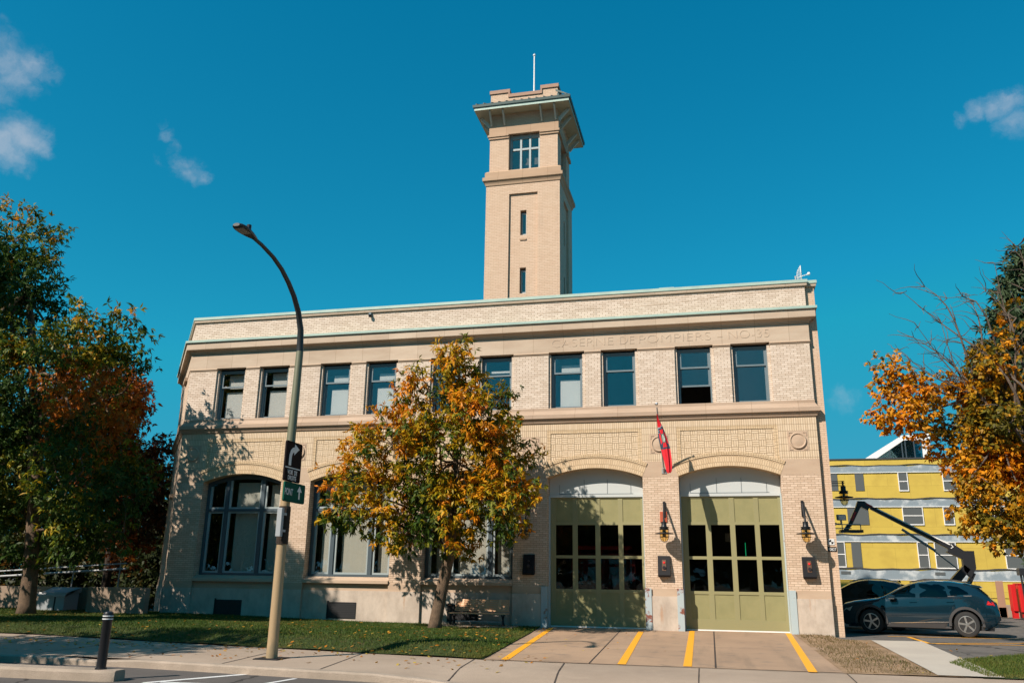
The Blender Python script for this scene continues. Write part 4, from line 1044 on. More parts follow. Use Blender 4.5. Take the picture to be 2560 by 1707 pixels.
# ------------------------------------------------------------------ street lamp and its signs
t = thing('street_lamp', 'tall tan street lamp curving out over the road', 'street lamp', (8.57, -12.3, -.12))
LX = 8.57
q = MB(); q.tube([(LX, -12.32, -.1), (LX, -12.32, .3), (LX, -12.31, 4.2)], [.120, .112, .098], 16); q.build('lower_pole', 'pole_metal', t, smooth=True)
q = MB(); q.tube([(LX, -12.31, 4.2), (LX, -12.27, 5.6), (LX, -12.25, 6.5)], [.10, .088, .08], 14); q.build('upper_pole', 'pole_upper', t, smooth=True)
q = MB(); pts = [(LX, -12.25, 6.5), (LX, -12.30, 7.0), (LX, -12.48, 7.38), (LX, -12.75, 7.68), (LX, -13.05, 7.90), (LX, -13.40, 8.09), (LX, -13.80, 8.22), (LX, -14.3, 8.30), (LX, -14.65, 8.32)]
q.tube(pts, [.078, .070, .063, .058, .054, .05, .046, .042, .038], 12); q.build('arm', 'pole_arm', t, smooth=True)
q = MB()
rr = [(-14.55, .04, .045), (-14.68, .075, .065), (-14.8, .105, .075), (-15.0, .14, .08), (-15.15, .145, .07), (-15.25, .125, .055), (-15.31, .075, .035)]
rings = [[(LX + wx * math.cos(a), y, 8.33 + max(-.03, hz * math.sin(a))) for a in [2 * math.pi * k / 16 for k in range(16)]] for y, wx, hz in rr]
q.loft(rings, True, True); q.build('lamp_head', 'pole_arm', t, smooth=35)
q = MB(); q.box(LX - .10, LX + .10, -15.22, -14.92, 8.287, 8.302, .0); q.build('lens', 'sign_back', t)
q = MB(); q.lathe([(.05, 0), (.05, .1), (.045, .11)], (LX, -14.85, 8.41), 12); q.build('photocell', 'black_iron', t)
q = MB(); q.box(LX - .28, LX + .28, -12.6, -12.04, -.13, -.085, .01); q.build('base_plate', 'black_box', t)
q = MB(); q.box(LX - .02, LX + .10, -12.60, -12.50, 2.35, 2.95, .01); q.box(LX + .05, LX + .10, -12.5, -12.35, 2.45, 2.5); q.box(LX + .05, LX + .10, -12.5, -12.35, 2.8, 2.85); q.build('relay_box', 'cabinet_grey', t)
q = MB(); q.lathe([(.125, 2.2), (.127, 2.25), (.127, 2.95), (.12, 3.0)], (LX, -12.31, 0), 16); q.build('cover_band', 'bark_dark', t)
SXP = LX + .14
t = thing('lane_sign', 'black lane sign with a bent white arrow reading VOIE DE DROITE', 'road sign', (SXP, -12.39, 3.95))
q = MB(); q.hull_box(-.36, .36, 3.52, 4.38, 0, .006, .03)
q.v = [(SXP + z, -12.39 + x, y) for x, y, z in q.v]; q.build('plate', 'sign_black', t)
def on_sign(pts, x=SXP + .0065, d=.003):
    m_ = MB(); m_.prism([(-12.39 + a, b) for a, b in pts], 'x', x, x + d); return m_
q = MB()
cen = [(-.145, 3.86), (-.145, 4.0), (-.135, 4.08), (-.10, 4.16), (-.04, 4.205), (.04, 4.225)]; hw = .055
L_, R_ = [], []
for i, p in enumerate(cen):
    a, b = cen[max(0, i - 1)], cen[min(len(cen) - 1, i + 1)]; d = Vector((b[0] - a[0], b[1] - a[1])).normalized()
    L_.append((p[0] - d.y * hw, p[1] + d.x * hw)); R_.append((p[0] + d.y * hw, p[1] - d.x * hw))
for i in range(len(cen) - 1): q.prism([(-12.39 + a, b) for a, b in (L_[i], R_[i], R_[i + 1], L_[i + 1])], 'x', SXP + .0065, SXP + .0095)
q.prism([(-12.39 + a, b) for a, b in ((.02, 4.345), (.015, 4.10), (.235, 4.25))], 'x', SXP + .0065, SXP + .0096)
q.build('arrow', 'sign_white', t)
on_sign([(-.335, 3.80), (.335, 3.80), (.335, 3.825), (-.335, 3.825)]).build('divider', 'sign_white', t)
for s_, z in (('VOIE  DE', 3.675), ('DROITE', 3.555)): text_mesh('lettering', s_, 'sign_white', t, plane_y(SXP + .009, -12.39, z), .135, .0015, .003, .80, 'CENTER')
t = thing('bridge_sign', 'green direction sign reading PONT with a white upward arrow', 'road sign', (SXP, -12.27, 3.3))
q = MB(); q.hull_box(-.47, .47, 3.085, 3.505, 0, .006, .03); q.v = [(SXP + .012 + z, -12.24 + x, y) for x, y, z in q.v]; q.build('plate', 'sign_green', t)
text_mesh('lettering', 'PONT', 'sign_white', t, plane_y(SXP + .021, -12.19 - .13, 3.23), .20, .0015, .002, .66, 'RIGHT')
q = MB()
for pts in ([(.19, 3.17), (.25, 3.17), (.25, 3.33), (.19, 3.33)], [(.11, 3.33), (.33, 3.33), (.22, 3.46)]): q.prism([(-12.24 + a, b) for a, b in pts], 'x', SXP + .0185, SXP + .0215)
q.build('arrow', 'sign_white', t)

# ------------------------------------------------------------------ bollard
t = thing('bollard', 'black round bollard with two silver bands on the median end', 'bollard', (6.92, -15.38, -.085))
q = MB(); q.lathe([(.10, 0), (.10, .02), (.082, .03), (.08, .80), (.088, .81), (.088, .93), (.075, .96), (.04, .975), (.001, .978)], (6.92, -15.38, -.085), 20); q.build('post', 'black_iron', t, smooth=40)
for z in (.835, .885):
    q = MB(); q.lathe([(.089, 0), (.0905, .002), (.0905, .018), (.089, .02)], (6.92, -15.38, -.085 + z), 20, cap=False); q.build('reflective_band', 'sign_white', t)

# ------------------------------------------------------------------ left yard: walls, cabinet, railing
q = MB(); q.hull_box(-5.32, -2.86, -1.05, -.75, 0, 1.06, .015); tag(q.build('low_wall', 'wall_concrete'), 'low concrete wall joining the left corner of the station', 'wall')
q = MB()
q.box(-40, -5.32, .55, .85, -.1, 1.01)
for z in (.25, .5, .75): q.box(-40, -5.32, .548, .56, z, z + .008)
tag(q.build('retaining_wall', 'wall_concrete'), 'long sunlit concrete retaining wall with board marks behind the left tree', 'wall')
t = thing('utility_cabinet', 'grey cabinet with a sloping lid against the concrete wall', 'cabinet', (-7.6, -.1, .1))
q = MB(); q.box(-8.05, -6.85, -.4, .35, .1, .82); q.build('body', 'cabinet_grey', t)
q = MB(); q.prism([(-.47, .66), (-.47, .73), (.38, 1.0), (.38, .82), (-.4, .82)], 'x', -8.1, -6.78); q.build('lid', 'galvanised', t)
q = MB(); q.box(-7.3, -7.25, -.415, -.4, .12, .66); q.build('door_seam', 'black_box', t)
t = thing('ramp_railing', 'grey metal handrail climbing along a ramp behind the concrete wall', 'railing', (-11, 3, .9))
for z in (0, .22):
    q = MB(); q.tube([(-24, 3, .9 + z), (-13.3, 3, 1.37 + z), (-9.5, 3, 1.6 + z), (-6.9, 3, 1.76 + z)], .045 if z == 0 else .03, 8); q.build('rail', 'galvanised', t)
for x in (-20, -17, -14, -11.6, -9.5, -7.2):
    q = MB(); q.tube([(x, 3, .3), (x, 3, pl([(-24, 1.15), (-13.3, 1.62), (-6.9, 1.98)])(x))], .03, 6); q.build('post', 'galvanised', t)

# ------------------------------------------------------------------ cars
def interp(pts, x):
    return pl(pts)(x)
def make_car(name, label, loc, rotz, paint_m, H=1.63, Ltop=None, rack=False, shift=0):
    """parked SUV, front towards -x, built in its own axes"""
    t = thing(name, label, 'car', loc, rotz)
    top = [(-2.36, .62), (-2.33, .80), (-2.22, .90), (-1.9, .98), (-1.45, 1.045), (-1.16, 1.085), (-.92, 1.17), (-.5, 1.38), (-.12, 1.53), (.1, 1.585), (.5, 1.63), (1.0, 1.615), (1.45, 1.555), (1.74, 1.47), (1.80, 1.42), (2.02, 1.22), (2.14, 1.08), (2.26, .98), (2.30, .80), (2.32, .62), (2.26, .50)]
    top = [(x, z if z < 1.09 else 1.09 + (z - 1.09) * (H - 1.09) / (1.63 - 1.09)) for x, z in top]
    belt = [(-2.36, .60), (-2.2, .80), (-1.2, .99), (-.9, 1.05), (.9, 1.10), (1.6, 1.17), (2.1, 1.02), (2.3, .75)]
    plan = [(-2.36, .55), (-2.30, .72), (-2.1, .84), (-1.6, .91), (-1.0, .93), (1.3, .935), (1.9, .90), (2.2, .82), (2.32, .70)]
    roofw = [(-2.36, .52), (-2.2, .70), (-1.6, .80), (-1.16, .79), (-.5, .66), (.1, .60), (1.2, .58), (1.74, .56), (2.02, .66), (2.3, .66)]
    WX, WR = (-1.38, 1.375), .365
    def bot(x):
        z = interp([(-2.36, .42), (-2.2, .26), (-1.8, .22), (1.9, .24), (2.15, .34), (2.32, .52)], x)
        for wx in WX:
            d = abs(x - wx)
            if d < .43: z = max(z, WR + math.sqrt(.43 ** 2 - d * d))
        return z
    xs = sorted(set([round(v, 3) for v in lin(-2.36, 2.32, 78)] + [p[0] for p in top if p[0] > -2.36] + [wx + s_ * .4299 for wx in WX for s_ in (-1, 1)]))
    xs = [x for x in xs if -2.36 <= x <= 2.32]
    secs = []
    for x in xs:
        zt, zb, bl = interp(top, x), bot(x), interp(belt, x)
        zb = min(zb, zt - .12); bl = max(min(bl, zt - .04), zb + .06); w_, rw = interp(plan, x), interp(roofw, x)
        re = max(zt - .055, bl + .02)
        z1 = max(.40, zb + .02); z2 = max(.66, z1 + .02); z2 = min(z2, bl - .02) if bl - .02 > z1 else (z1 + bl) / 2
        half = [(w_ - .05, zb), (w_ - .015, z1), (w_, z2), (w_ - .02, (z2 + bl) / 2 + .03), (w_ - .055, bl), ((w_ - .055 + rw) / 2 + .02, (bl + re) / 2), (rw, re), (rw * .6, zt - .012), (0, zt)]
        secs.append((x, half))
    q = MB(); rings = []
    for x, half in secs: rings.append([(x, -y, z) for y, z in half] + [(x, y, z) for y, z in reversed(half[:-1])])
    q.loft(rings, True, True, closed=False); B = q.build('body', paint_m, t, smooth=35, local=True)
    def side_y(x, z):
        sec = min(secs, key=lambda s_: abs(s_[0] - x))[1]
        for (ya, za), (yb, zb) in zip(sec, sec[1:]):
            if za <= z <= zb and zb > za: return ya + (yb - ya) * (z - za) / (zb - za)
        return sec[4][0]
    f = (H - 1.09) / (1.63 - 1.09); fz = lambda z: z if z < 1.09 else 1.09 + (z - 1.09) * f
    def side_panel(nm, poly, mat, parent, out=.008, sides=(-1, 1), n=5):
        for s_ in sides:
            m_ = MB(); top_ = [p for p in poly]
            cx_ = sum(p[0] for p in poly) / len(poly); cz_ = sum(p[1] for p in poly) / len(poly)
            # fan of rings so the sheet follows the curved side
            rings_ = []
            for k in range(n + 1):
                kk = k / n; rings_.append([(cx_ + (px - cx_) * kk, s_ * (side_y(cx_ + (px - cx_) * kk, cz_ + (pz_ - cz_) * kk) + out), cz_ + (pz_ - cz_) * kk) for px, pz_ in poly])
            m_.loft(rings_[1:], True, False); m_.build(nm, mat, parent, local=True)
    wins = [[(-.80, 1.09), (.0, 1.105), (.02, fz(1.49)), (-.12, fz(1.47)), (-.45, fz(1.33)), (-.74, fz(1.16))],
            [(.12, 1.11), (.93, 1.13), (.86, fz(1.42)), (.70, fz(1.49)), (.12, fz(1.50))],
            [(1.02, 1.16), (1.52, 1.22), (1.50, fz(1.27)), (1.25, fz(1.42)), (.93, fz(1.46))]]
    for wn in wins: side_panel('side_window', wn, 'car_glass', t)
    side_panel('window_trim', [(-.95, 1.055), (1.60, 1.16), (1.60, 1.185), (-.95, 1.078)], 'car_cladding', t, .010, n=1)
    # windscreen
    q = MB(); rows = []
    for x in lin(-1.08, -.16, 6):
        w_ = interp(roofw, x) - .07; z = interp(top, x) + .012
        rows.append([(x + .02 * (k / 4) ** 2, w_ * k / 4, z - .045 * (k / 4) ** 2) for k in range(-4, 5)])
    q.loft(rows, closed=False); q.build('windscreen', 'windscreen_glass', t, smooth='all', local=True)
    q = MB(); q.loft([[(x, y, interp(top, x) + .012) for y in (-.5, .5)] for x in (1.80, 2.06)], closed=False); q.build('rear_window', 'car_glass', t, local=True)
    # doors: seams, handles
    for x0 in (-.98, .06, 1.02):
        side_panel('door_seam', [(x0, .42), (x0 + .012, .42), (x0 + .012, 1.03), (x0, 1.03)] if x0 < 1 else [(1.02, .80), (1.032, .80), (1.10, 1.08), (1.088, 1.08)], 'rubber', t, .003, n=1)
    for x0, z0 in ((-.20, .955), (.87, .985)): side_panel('door_handle', [(x0, z0), (x0 + .22, z0 + .008), (x0 + .22, z0 + .04), (x0, z0 + .032)], paint_m, t, .03, n=1)
    side_panel('sill_cladding', [(-.93, .235), (.92, .235), (.98, .40), (-.98, .36)], 'car_cladding', t, .012)
    side_panel('sill_strip', [(-.80, .34), (.88, .405), (.88, .43), (.40, .42), (-.80, .36)], 'chrome', t, .02, n=2)
    for wx in WX:
        for s_ in (-1, 1):
            m_ = MB()
            arc = lin(-.12, math.pi + .12, 20)
            o_ = [(wx - .50 * math.cos(a), .365 + .50 * math.sin(a)) for a in arc]; i_ = [(wx - .425 * math.cos(a), .365 + .425 * math.sin(a)) for a in arc]
            for k in range(20):
                Y = lambda p: s_ * (side_y(p[0], max(p[1], .45)) + .012)
                pa, pb, pc, pd = i_[k], i_[k + 1], o_[k + 1], o_[k]
                m_.quad(*[(p[0], Y(o), p[1]) for p, o in ((pa, pd), (pb, pc), (pc, pc), (pd, pd))])
                m_.quad((pa[0], Y(pd), pa[1]), (pb[0], Y(pc), pb[1]), (pb[0], Y(pc) - s_ * .12, pb[1]), (pa[0], Y(pd) - s_ * .12, pa[1]))
            m_.build('arch_trim', 'car_cladding', t, smooth=30, local=True)
            W_ = MB(); yc = s_ * .80
            W_.lathe([(.215, -.10), (.30, -.112), (.345, -.10), (.365, -.06), (.365, .06), (.345, .10), (.30, .112), (.235, .10), (.225, .06), (.215, .0)], (wx, yc, .365), 32, 'y')
            wh = W_.build('wheel', 'rubber', t, smooth=35, local=True)
            rim = MB()
            rim.lathe([(.243, .085), (.243, .108), (.225, .110), (.218, .085)] if s_ > 0 else [(.243, -.085), (.243, -.108), (.225, -.110), (.218, -.085)], (wx, yc, .365), 32, 'y', cap=False)
            for k in range(5):
                a = 2 * math.pi * k / 5 + .5
                ca_, sa_ = math.cos(a), math.sin(a)
                def rp(r, o): return (wx + r * ca_ - o * sa_, .365 + r * sa_ + o * ca_)
                for o0, o1, o2, o3 in ((-.024, .024, .030, -.030),):
                    rim.prism([rp(.05, o0), rp(.05, o1), rp(.228, o2), rp(.228, o3)], 'y', *sorted((yc + s_ * .075, yc + s_ * .102)))
                for sg_ in (-1, 1):
                    rim.prism([rp(.15, sg_ * .055), rp(.145, sg_ * .085), rp(.205, sg_ * .115), rp(.222, sg_ * .085), rp(.19, sg_ * .075)], 'y', *sorted((yc + s_ * .078, yc + s_ * .098)))
            rim.lathe([(.001, s_ * .108), (.05, s_ * .106), (.055, s_ * .085)], (wx, yc, .365), 16, 'y', cap=False)
            rim.build('rim', 'alloy', wh, local=True)
            h = MB(); h.lathe([(.215, s_ * .05), (.001, s_ * .05)], (wx, yc, .365), 24, 'y', cap=False); h.build('brake_backing', 'rubber', wh, local=True)
    # lamps, mirror, roof
    for s_ in (-1, 1):
        side_panel('headlight', [(-2.24, .64), (-2.02, .66), (-1.93, .80), (-2.16, .76)], 'chrome', t, .006, (s_,), 2)
        side_panel('tail_light', [(1.98, .93), (2.20, .90), (2.17, 1.00), (2.02, 1.04)], 'red_plastic', t, .010, (s_,), 2)
        m_ = MB(); m_.hull_box(-.78, -.58, *sorted((s_ * .93, s_ * 1.10)), 1.03, 1.16, .03); m_.box(-.66, -.60, *sorted((s_ * .84, s_ * .94)), 1.03, 1.08)
        mr = m_.build('mirror', paint_m, t, local=True)
        m_ = MB(); m_.box(-.785, -.62, *sorted((s_ * .96, s_ * 1.105)), 1.045, 1.062); m_.build('mirror_light', 'chrome', mr, local=True)
        m_ = MB(); m_.tube([(-.15, s_ * .57, fz(1.545)), (.3, s_ * .56, fz(1.635)), (1.0, s_ * .55, fz(1.63)), (1.5, s_ * .55, fz(1.56))], .018, 6); m_.build('roof_rail', 'car_cladding' if not rack else 'chrome', t, local=True)
    q = MB(); q.prism([(1.62, fz(1.50)), (1.86, fz(1.46)), (1.92, fz(1.40)), (1.80, fz(1.40)), (1.62, fz(1.45))], 'y', -.58, .58); q.build('spoiler', paint_m, t, local=True)
    q = MB(); q.prism([(1.45, fz(1.555)), (1.60, fz(1.53)), (1.58, fz(1.60))], 'y', -.02, .02); q.build('antenna_fin', paint_m, t, local=True)
    q = MB(); q.box(-2.1, 2.1, -.80, .80, .20, .34); q.box(-.9, .9, -.78, .78, .34, .62); q.build('underbody', 'rubber', t, local=True)
    q = MB(); q.box(-.35, .15, -.60, -.15, .5, 1.0); q.box(.05, .2, -.6, -.15, .7, 1.22); q.box(.9, 1.05, -.6, .6, .7, 1.22); q.build('seat', 'black_box', t, local=True)
    q = MB(); q.box(-2.37, -2.30, -.5, .5, .45, .60); q.build('grille', 'rubber', t, local=True)
    return t
make_car('parked_car', 'dark blue SUV with two-tone alloy wheels parked nose to the station corner', (24.27, 3.02, -.047), math.radians(-16), 'car_blue').scale = (1.035, 1.03, 1.095)
make_car('parked_car', 'black SUV with roof rails in shadow behind the blue SUV', (22.8, 6.3, -.047), math.radians(-13), 'car_black', H=1.80, rack=True)

# ------------------------------------------------------------------ yellow building under renovation
YB = 26
YBL = thing('apartment_building', 'three-storey building under renovation clad in yellow sheathing with grey membrane bands', 'building', (32, YB, 0))
m = MB(); m.box(14, 60, YB, YB + 14, -.3, 8.95); m.build('sheathing_wall', 'yellow_sheathing', YBL)
m = MB(); m.box(13.9, 60.1, YB - .05, YB + 14.05, 8.95, 9.03); m.build('roof_edge', 'membrane_dark', YBL)
for z0, z1 in ((8.17, 8.55), (6.10, 6.52), (4.05, 4.40), (1.87, 2.40)):
    xs = lin(14, 60, 60); m = MB()
    for a, b in zip(xs, xs[1:]):
        k = .04 * math.sin(a * 3.1 + z0); k2 = .04 * math.sin(b * 3.1 + z0)
        m.prism([(a, z0), (b, z0), (b, z1 + k2), (a, z1 + k)], 'y', YB - .035, YB + .01)
    m.build('membrane_band', 'membrane', YBL)
for z0, z1 in ((8.58, 8.62), (6.54, 6.61), (4.42, 4.49), (2.42, 2.50)):
    xs = lin(14, 60, 90); m = MB()
    for a, b in zip(xs, xs[1:]):
        k = .05 * math.sin(a * 2.3 + z0) * math.sin(a * .9); k2 = .05 * math.sin(b * 2.3 + z0) * math.sin(b * .9)
        m.prism([(a, z0 + k), (b, z0 + k2), (b, z1 + k2), (a, z1 + k)], 'y', YB - .06, YB)
    m.build('loose_membrane_edge', 'membrane_dark', YBL)
for z in (8.17, 6.10, 4.05, 1.86):
    m = MB(); m.box(14, 60, YB - .07, YB - .036, z - .035, z); m.build('floor_flashing', 'white_paint', YBL)
def ywin(x0, x1, z0, z1, frame=True, rail=True):
    q = MB(); q.box(x0, x1, YB - .03, YB - .005, z0, z1); f = q.build('window', 'grey_plastic', YBL)
    if frame:
        q = MB()
        for a, b, c, d in ((x0 - .04, x0, z0, z1), (x1, x1 + .04, z0, z1), (x0 - .04, x1 + .04, z0 - .06, z0), (x0 - .04, x1 + .04, z1, z1 + .05)): q.box(a, b, YB - .06, YB, c, d)
        if rail: q.box(x0, x1, YB - .055, YB - .031, (z0 + z1) / 2 - .02, (z0 + z1) / 2 + .03)
        q.build('window_frame', 'white_paint', f)
for x0, x1, z0, z1, fr_, rl in [(24.6, 25.2, 7.07, 8.12, 0, 0), (26.22, 26.72, 7.06, 8.12, 0, 0), (28.72, 29.19, 7.07, 8.12, 1, 1), (31.2, 31.9, 7.07, 8.12, 1, 1), (33.8, 34.9, 7.07, 8.12, 1, 1), (25.6, 26.8, 5.02, 6.04, 0, 0), (28.75, 29.82, 5.06, 6.04, 1, 1), (31.0, 31.5, 5.06, 6.04, 1, 1), (33.5, 34.6, 5.06, 6.04, 1, 1),
                             (24.4, 25.23, 2.58, 3.98, 1, 1), (25.64, 26.18, 2.53, 3.99, 0, 0), (29.35, 29.86, 2.55, 3.98, 1, 1), (30.28, 31.38, 2.56, 3.98, 1, 1), (34.02, 35.3, 2.56, 3.98, 1, 1)]: ywin(x0, x1, z0, z1, fr_, rl)
for x0 in (24.92, 30.12):
    q = MB(); q.box(x0, x0 + .54, YB - .06, YB - .036, 2.14, 2.30); q.build('air_vent', 'grey_plastic', YBL)
q = MB(); q.box(24, 60, YB - .04, YB, .9, 1.80); q.box(32.1, 32.16, YB - .08, YB - .04, .85, 1.8); q.box(31.0, 31.06, YB - .08, YB - .04, .85, 1.8); q.build('lower_sheathing', 'yellow_sheathing', YBL)
sk = MB(); sk.prism([(26.9, 9.03), (29.3, 10.5), (30.9, 10.58), (30.82, 9.03), (30.40, 9.03), (30.42, 10.22), (29.38, 10.20), (27.6, 9.03)], 'y', YB + .6, YB + .75)
sk.prism([(26.9, 9.03), (29.3, 10.5), (30.9, 10.58), (30.82, 9.03)], 'y', YB + 5, YB + 5.1); sk.prism([(29.3, 10.46), (30.9, 10.54), (30.9, 10.60), (29.3, 10.52)], 'y', YB + .7, YB + 5)
SKY_ = sk.build('skylight', 'white_paint', YBL)
q = MB(); q.prism([(27.6, 9.03), (30.40, 9.03), (30.42, 10.22), (29.38, 10.20)], 'y', YB + .66, YB + .68); q.build('skylight_pane', 'skylight_glass', SKY_)
q = MB()
for x, z in ((28.5, 9.60), (29.25, 10.1), (29.45, 10.2), (29.95, 10.2)): q.box(x - .03, x + .03, YB + .62, YB + .66, 9.03, z)
q.build('skylight_mullion', 'frame_dark', SKY_)

# lot furniture far right
q = MB(); q.hull_box(28, 70, 24.0, 24.35, -.1, .58, .02); tag(q.build('kerb_wall', 'wall_concrete'), 'pale concrete wall edging the lot below the yellow building', 'wall')
q = MB(); q.hull_box(32.25, 32.48, 20, 20.5, .35, 1.66, .02); q.box(32.25, 32.48, 20.1, 20.4, .0, .35); tag(q.build('fuel_can', 'red_plastic'), 'narrow red container by the plywood sheet at the right edge', 'container')
q = MB(); q.hull_box(32.62, 33.6, 20, 20.8, .3, 1.66, .03); q.box(32.7, 33.5, 20.1, 20.7, .0, .3); q.box(32.6, 33.62, 19.98, 20.82, 1.66, 1.72); tag(q.build('red_bin', 'red_plastic'), 'wide red bin at the right edge behind the SUV', 'bin')
q = MB(); q.box(31.85, 32.2, 21, 21.05, .0, 1.82); q.box(31.8, 32.25, 21.0, 21.3, 0, .5); tag(q.build('plywood_sheet', 'wood_brown'), 'upright brown plywood sheet leaning by the red container', 'board')
t = thing('lift_arm', 'black machine arm standing upright at the right edge of the lot', 'machine', (32.8, 19, 0))
q = MB(); q.hull_box(32.45, 33.2, 19, 19.5, 2.1, 2.45, .04); q.tube([(32.9, 19.2, 2.3), (33.6, 19.2, 3.0)], .13, 8); q.build('head', 'boom_black', t)
q = MB(); q.tube([(32.6, 19.2, .1), (32.55, 19.2, 2.2)], .05, 8); q.tube([(32.7, 19.3, -.05), (32.75, 19.3, 2.2)], .07, 8); q.box(32.4, 33.1, 19, 19.6, -.06, .06); q.build('stand', 'boom_black', t)

# boom lift
bt = thing('boom_lift', 'black folding boom crane reaching over the lot with a red-marked knuckle', 'crane', (28.5, 13, 0))
def beam(m, a, b, h0, h1, y0, y1):
    A, B = Vector(a), Vector(b); d = (B - A).normalized(); n_ = Vector((-d.y, d.x))
    m.prism([tuple(A - n_ * h0 / 2), tuple(B - n_ * h1 / 2), tuple(B + n_ * h1 / 2), tuple(A + n_ * h0 / 2)], 'y', y0, y1)
q = MB(); beam(q, (27.95, 3.20), (24.75, 4.98), .22, .15, 12.9, 13.1); beam(q, (26.9, 3.82), (24.5, 5.15), .11, .10, 12.88, 13.12); q.build('main_boom', 'boom_black', bt)
q = MB(); beam(q, (27.9, 3.32), (25.0, 4.92), .05, .05, 12.86, 12.90); q.tube([(27.95, 12.88, 3.32), (28.02, 12.88, 3.22), (27.92, 12.88, 3.16)], .035, 6); q.build('white_stripe', 'white_paint', bt)
q = MB(); q.tube([(28.15, 13, 2.25), (26.9, 13, 3.35)], .03, 8); q.tube([(26.0, 13, 4.0), (27.3, 13, 3.05)], .06, 8); q.build('hydraulic_ram', 'galvanised', bt)
q = MB(); q.prism([(27.75, 3.0), (28.0, 3.38), (28.45, 3.05), (28.85, 3.05), (28.85, 2.3), (28.6, 1.9), (28.35, 2.2), (28.35, 2.7)], 'y', 12.85, 13.15); beam(q, (28.5, 2.35), (27.45, 1.2), .30, .4, 12.85, 13.15); beam(q, (28.75, 2.1), (28.3, 1.3), .16, .2, 12.9, 13.1); q.build('turret', 'boom_black', bt)
q = MB(); q.prism([(24.10, 5.02), (24.2, 5.28), (24.5, 5.26), (24.75, 5.05), (24.6, 4.85), (24.35, 5.0)], 'y', 12.87, 13.13); q.build('knuckle', 'boom_black', bt)
q = MB(); beam(q, (24.28, 5.15), (23.75, 4.15), .20, .16, 12.9, 13.1); q.build('jib', 'boom_black', bt)
q = MB(); beam(q, (24.06, 4.78), (23.86, 4.38), .10, .10, 12.87, 12.9); beam(q, (24.55, 5.15), (24.8, 5.02), .07, .07, 12.86, 12.88); q.build('red_mark', 'red_plastic', bt)
q = MB(); q.box(23.3, 24.3, 12.7, 13.3, 3.84, 3.96); q.tube([(23.75, 13, 4.2), (23.55, 13, 3.9)], .1, 8); q.build('platform_mount', 'boom_black', bt)
q = MB()
for a, b in (((23.2, 4.2), (24.2, 4.2)), ((24.2, 4.2), (24.2, 3.95)), ((23.4, 4.5), (23.4, 3.9)), ((23.0, 4.02), (23.8, 4.02))): q.tube([(a[0], 12.75, a[1]), (b[0], 12.75, b[1])], .022, 6)
q.build('platform_rail', 'galvanised', bt)
q = MB(); q.box(25.0, 28.9, 11.9, 14.1, .35, 1.15); q.box(24.3, 25, 12, 14, .5, 1.05); q.build('chassis', 'boom_black', bt)
for x in (25.2, 28.2):
    for y in (11.9, 14.1):
        q = MB(); q.lathe([(.001, -.14), (.25, -.14), (.42, -.12), (.45, -.06), (.45, .06), (.42, .12), (.25, .14), (.001, .14)], (x, y, .40), 24, 'y', cap=False); q.build('wheel', 'rubber', bt)
t = thing('flood_light', 'grey floodlight on a bracket at the right corner of the station', 'lamp', (21.75, 1.2, 3.4))
q = MB(); q.prism([(.95, 3.58), (.95, 3.76), (1.3, 3.80), (1.3, 3.62)], 'x', 21.66, 21.92); q.build('housing', 'galvanised', t)
q = MB(); q.box(21.69, 21.89, .935, .95, 3.60, 3.74); q.build('lens', 'sign_white', t)
q = MB(); q.box(21.45, 21.62, 1.1, 1.25, 3.44, 3.52); q.tube([(21.62, 1.2, 3.48), (21.78, 1.2, 3.48), (21.78, 1.2, 3.66)], .03, 6); q.build('bracket', 'galvanised', t)

# ------------------------------------------------------------------ trees
def fbm(p, seed, f):
    r = np.zeros(len(p)); g = np.random.default_rng(seed)
    for k in range(5):
        d = g.normal(size=3); d /= np.linalg.norm(d); r += np.sin(p @ d * f * (1 + .35 * k) + g.uniform(0, 6.28))
    return r / 5
def mesh_leaves(name, V, Fn, tones, mat, parent, nper):
    """V (n*nper,3) vertex array, one n-gon per leaf, tone per leaf"""
    n = len(V) // nper
    me = bpy.data.meshes.new(name); off = np.array(parent.location) if parent is not None else np.zeros(3)
    me.vertices.add(len(V)); me.vertices.foreach_set('co', (V - off).ravel())
    me.loops.add(len(V)); me.loops.foreach_set('vertex_index', np.arange(len(V)))
    me.polygons.add(n); me.polygons.foreach_set('loop_start', np.arange(n) * nper); me.polygons.foreach_set('loop_total', np.full(n, nper))
    me.materials.append(MATS[mat])
    a = me.color_attributes.new('tone', 'FLOAT_COLOR', 'CORNER')
    cc = np.ones((len(V), 4)); cc[:, :3] = np.repeat(tones, nper, axis=0); a.data.foreach_set('color', cc.ravel())
    me.update(); me.validate()
    o = bpy.data.objects.new(name, me); col.objects.link(o)
    if parent is not None: o.parent = parent
    return o
def unit(v): return v / (np.linalg.norm(v, axis=-1, keepdims=True) + 1e-9)
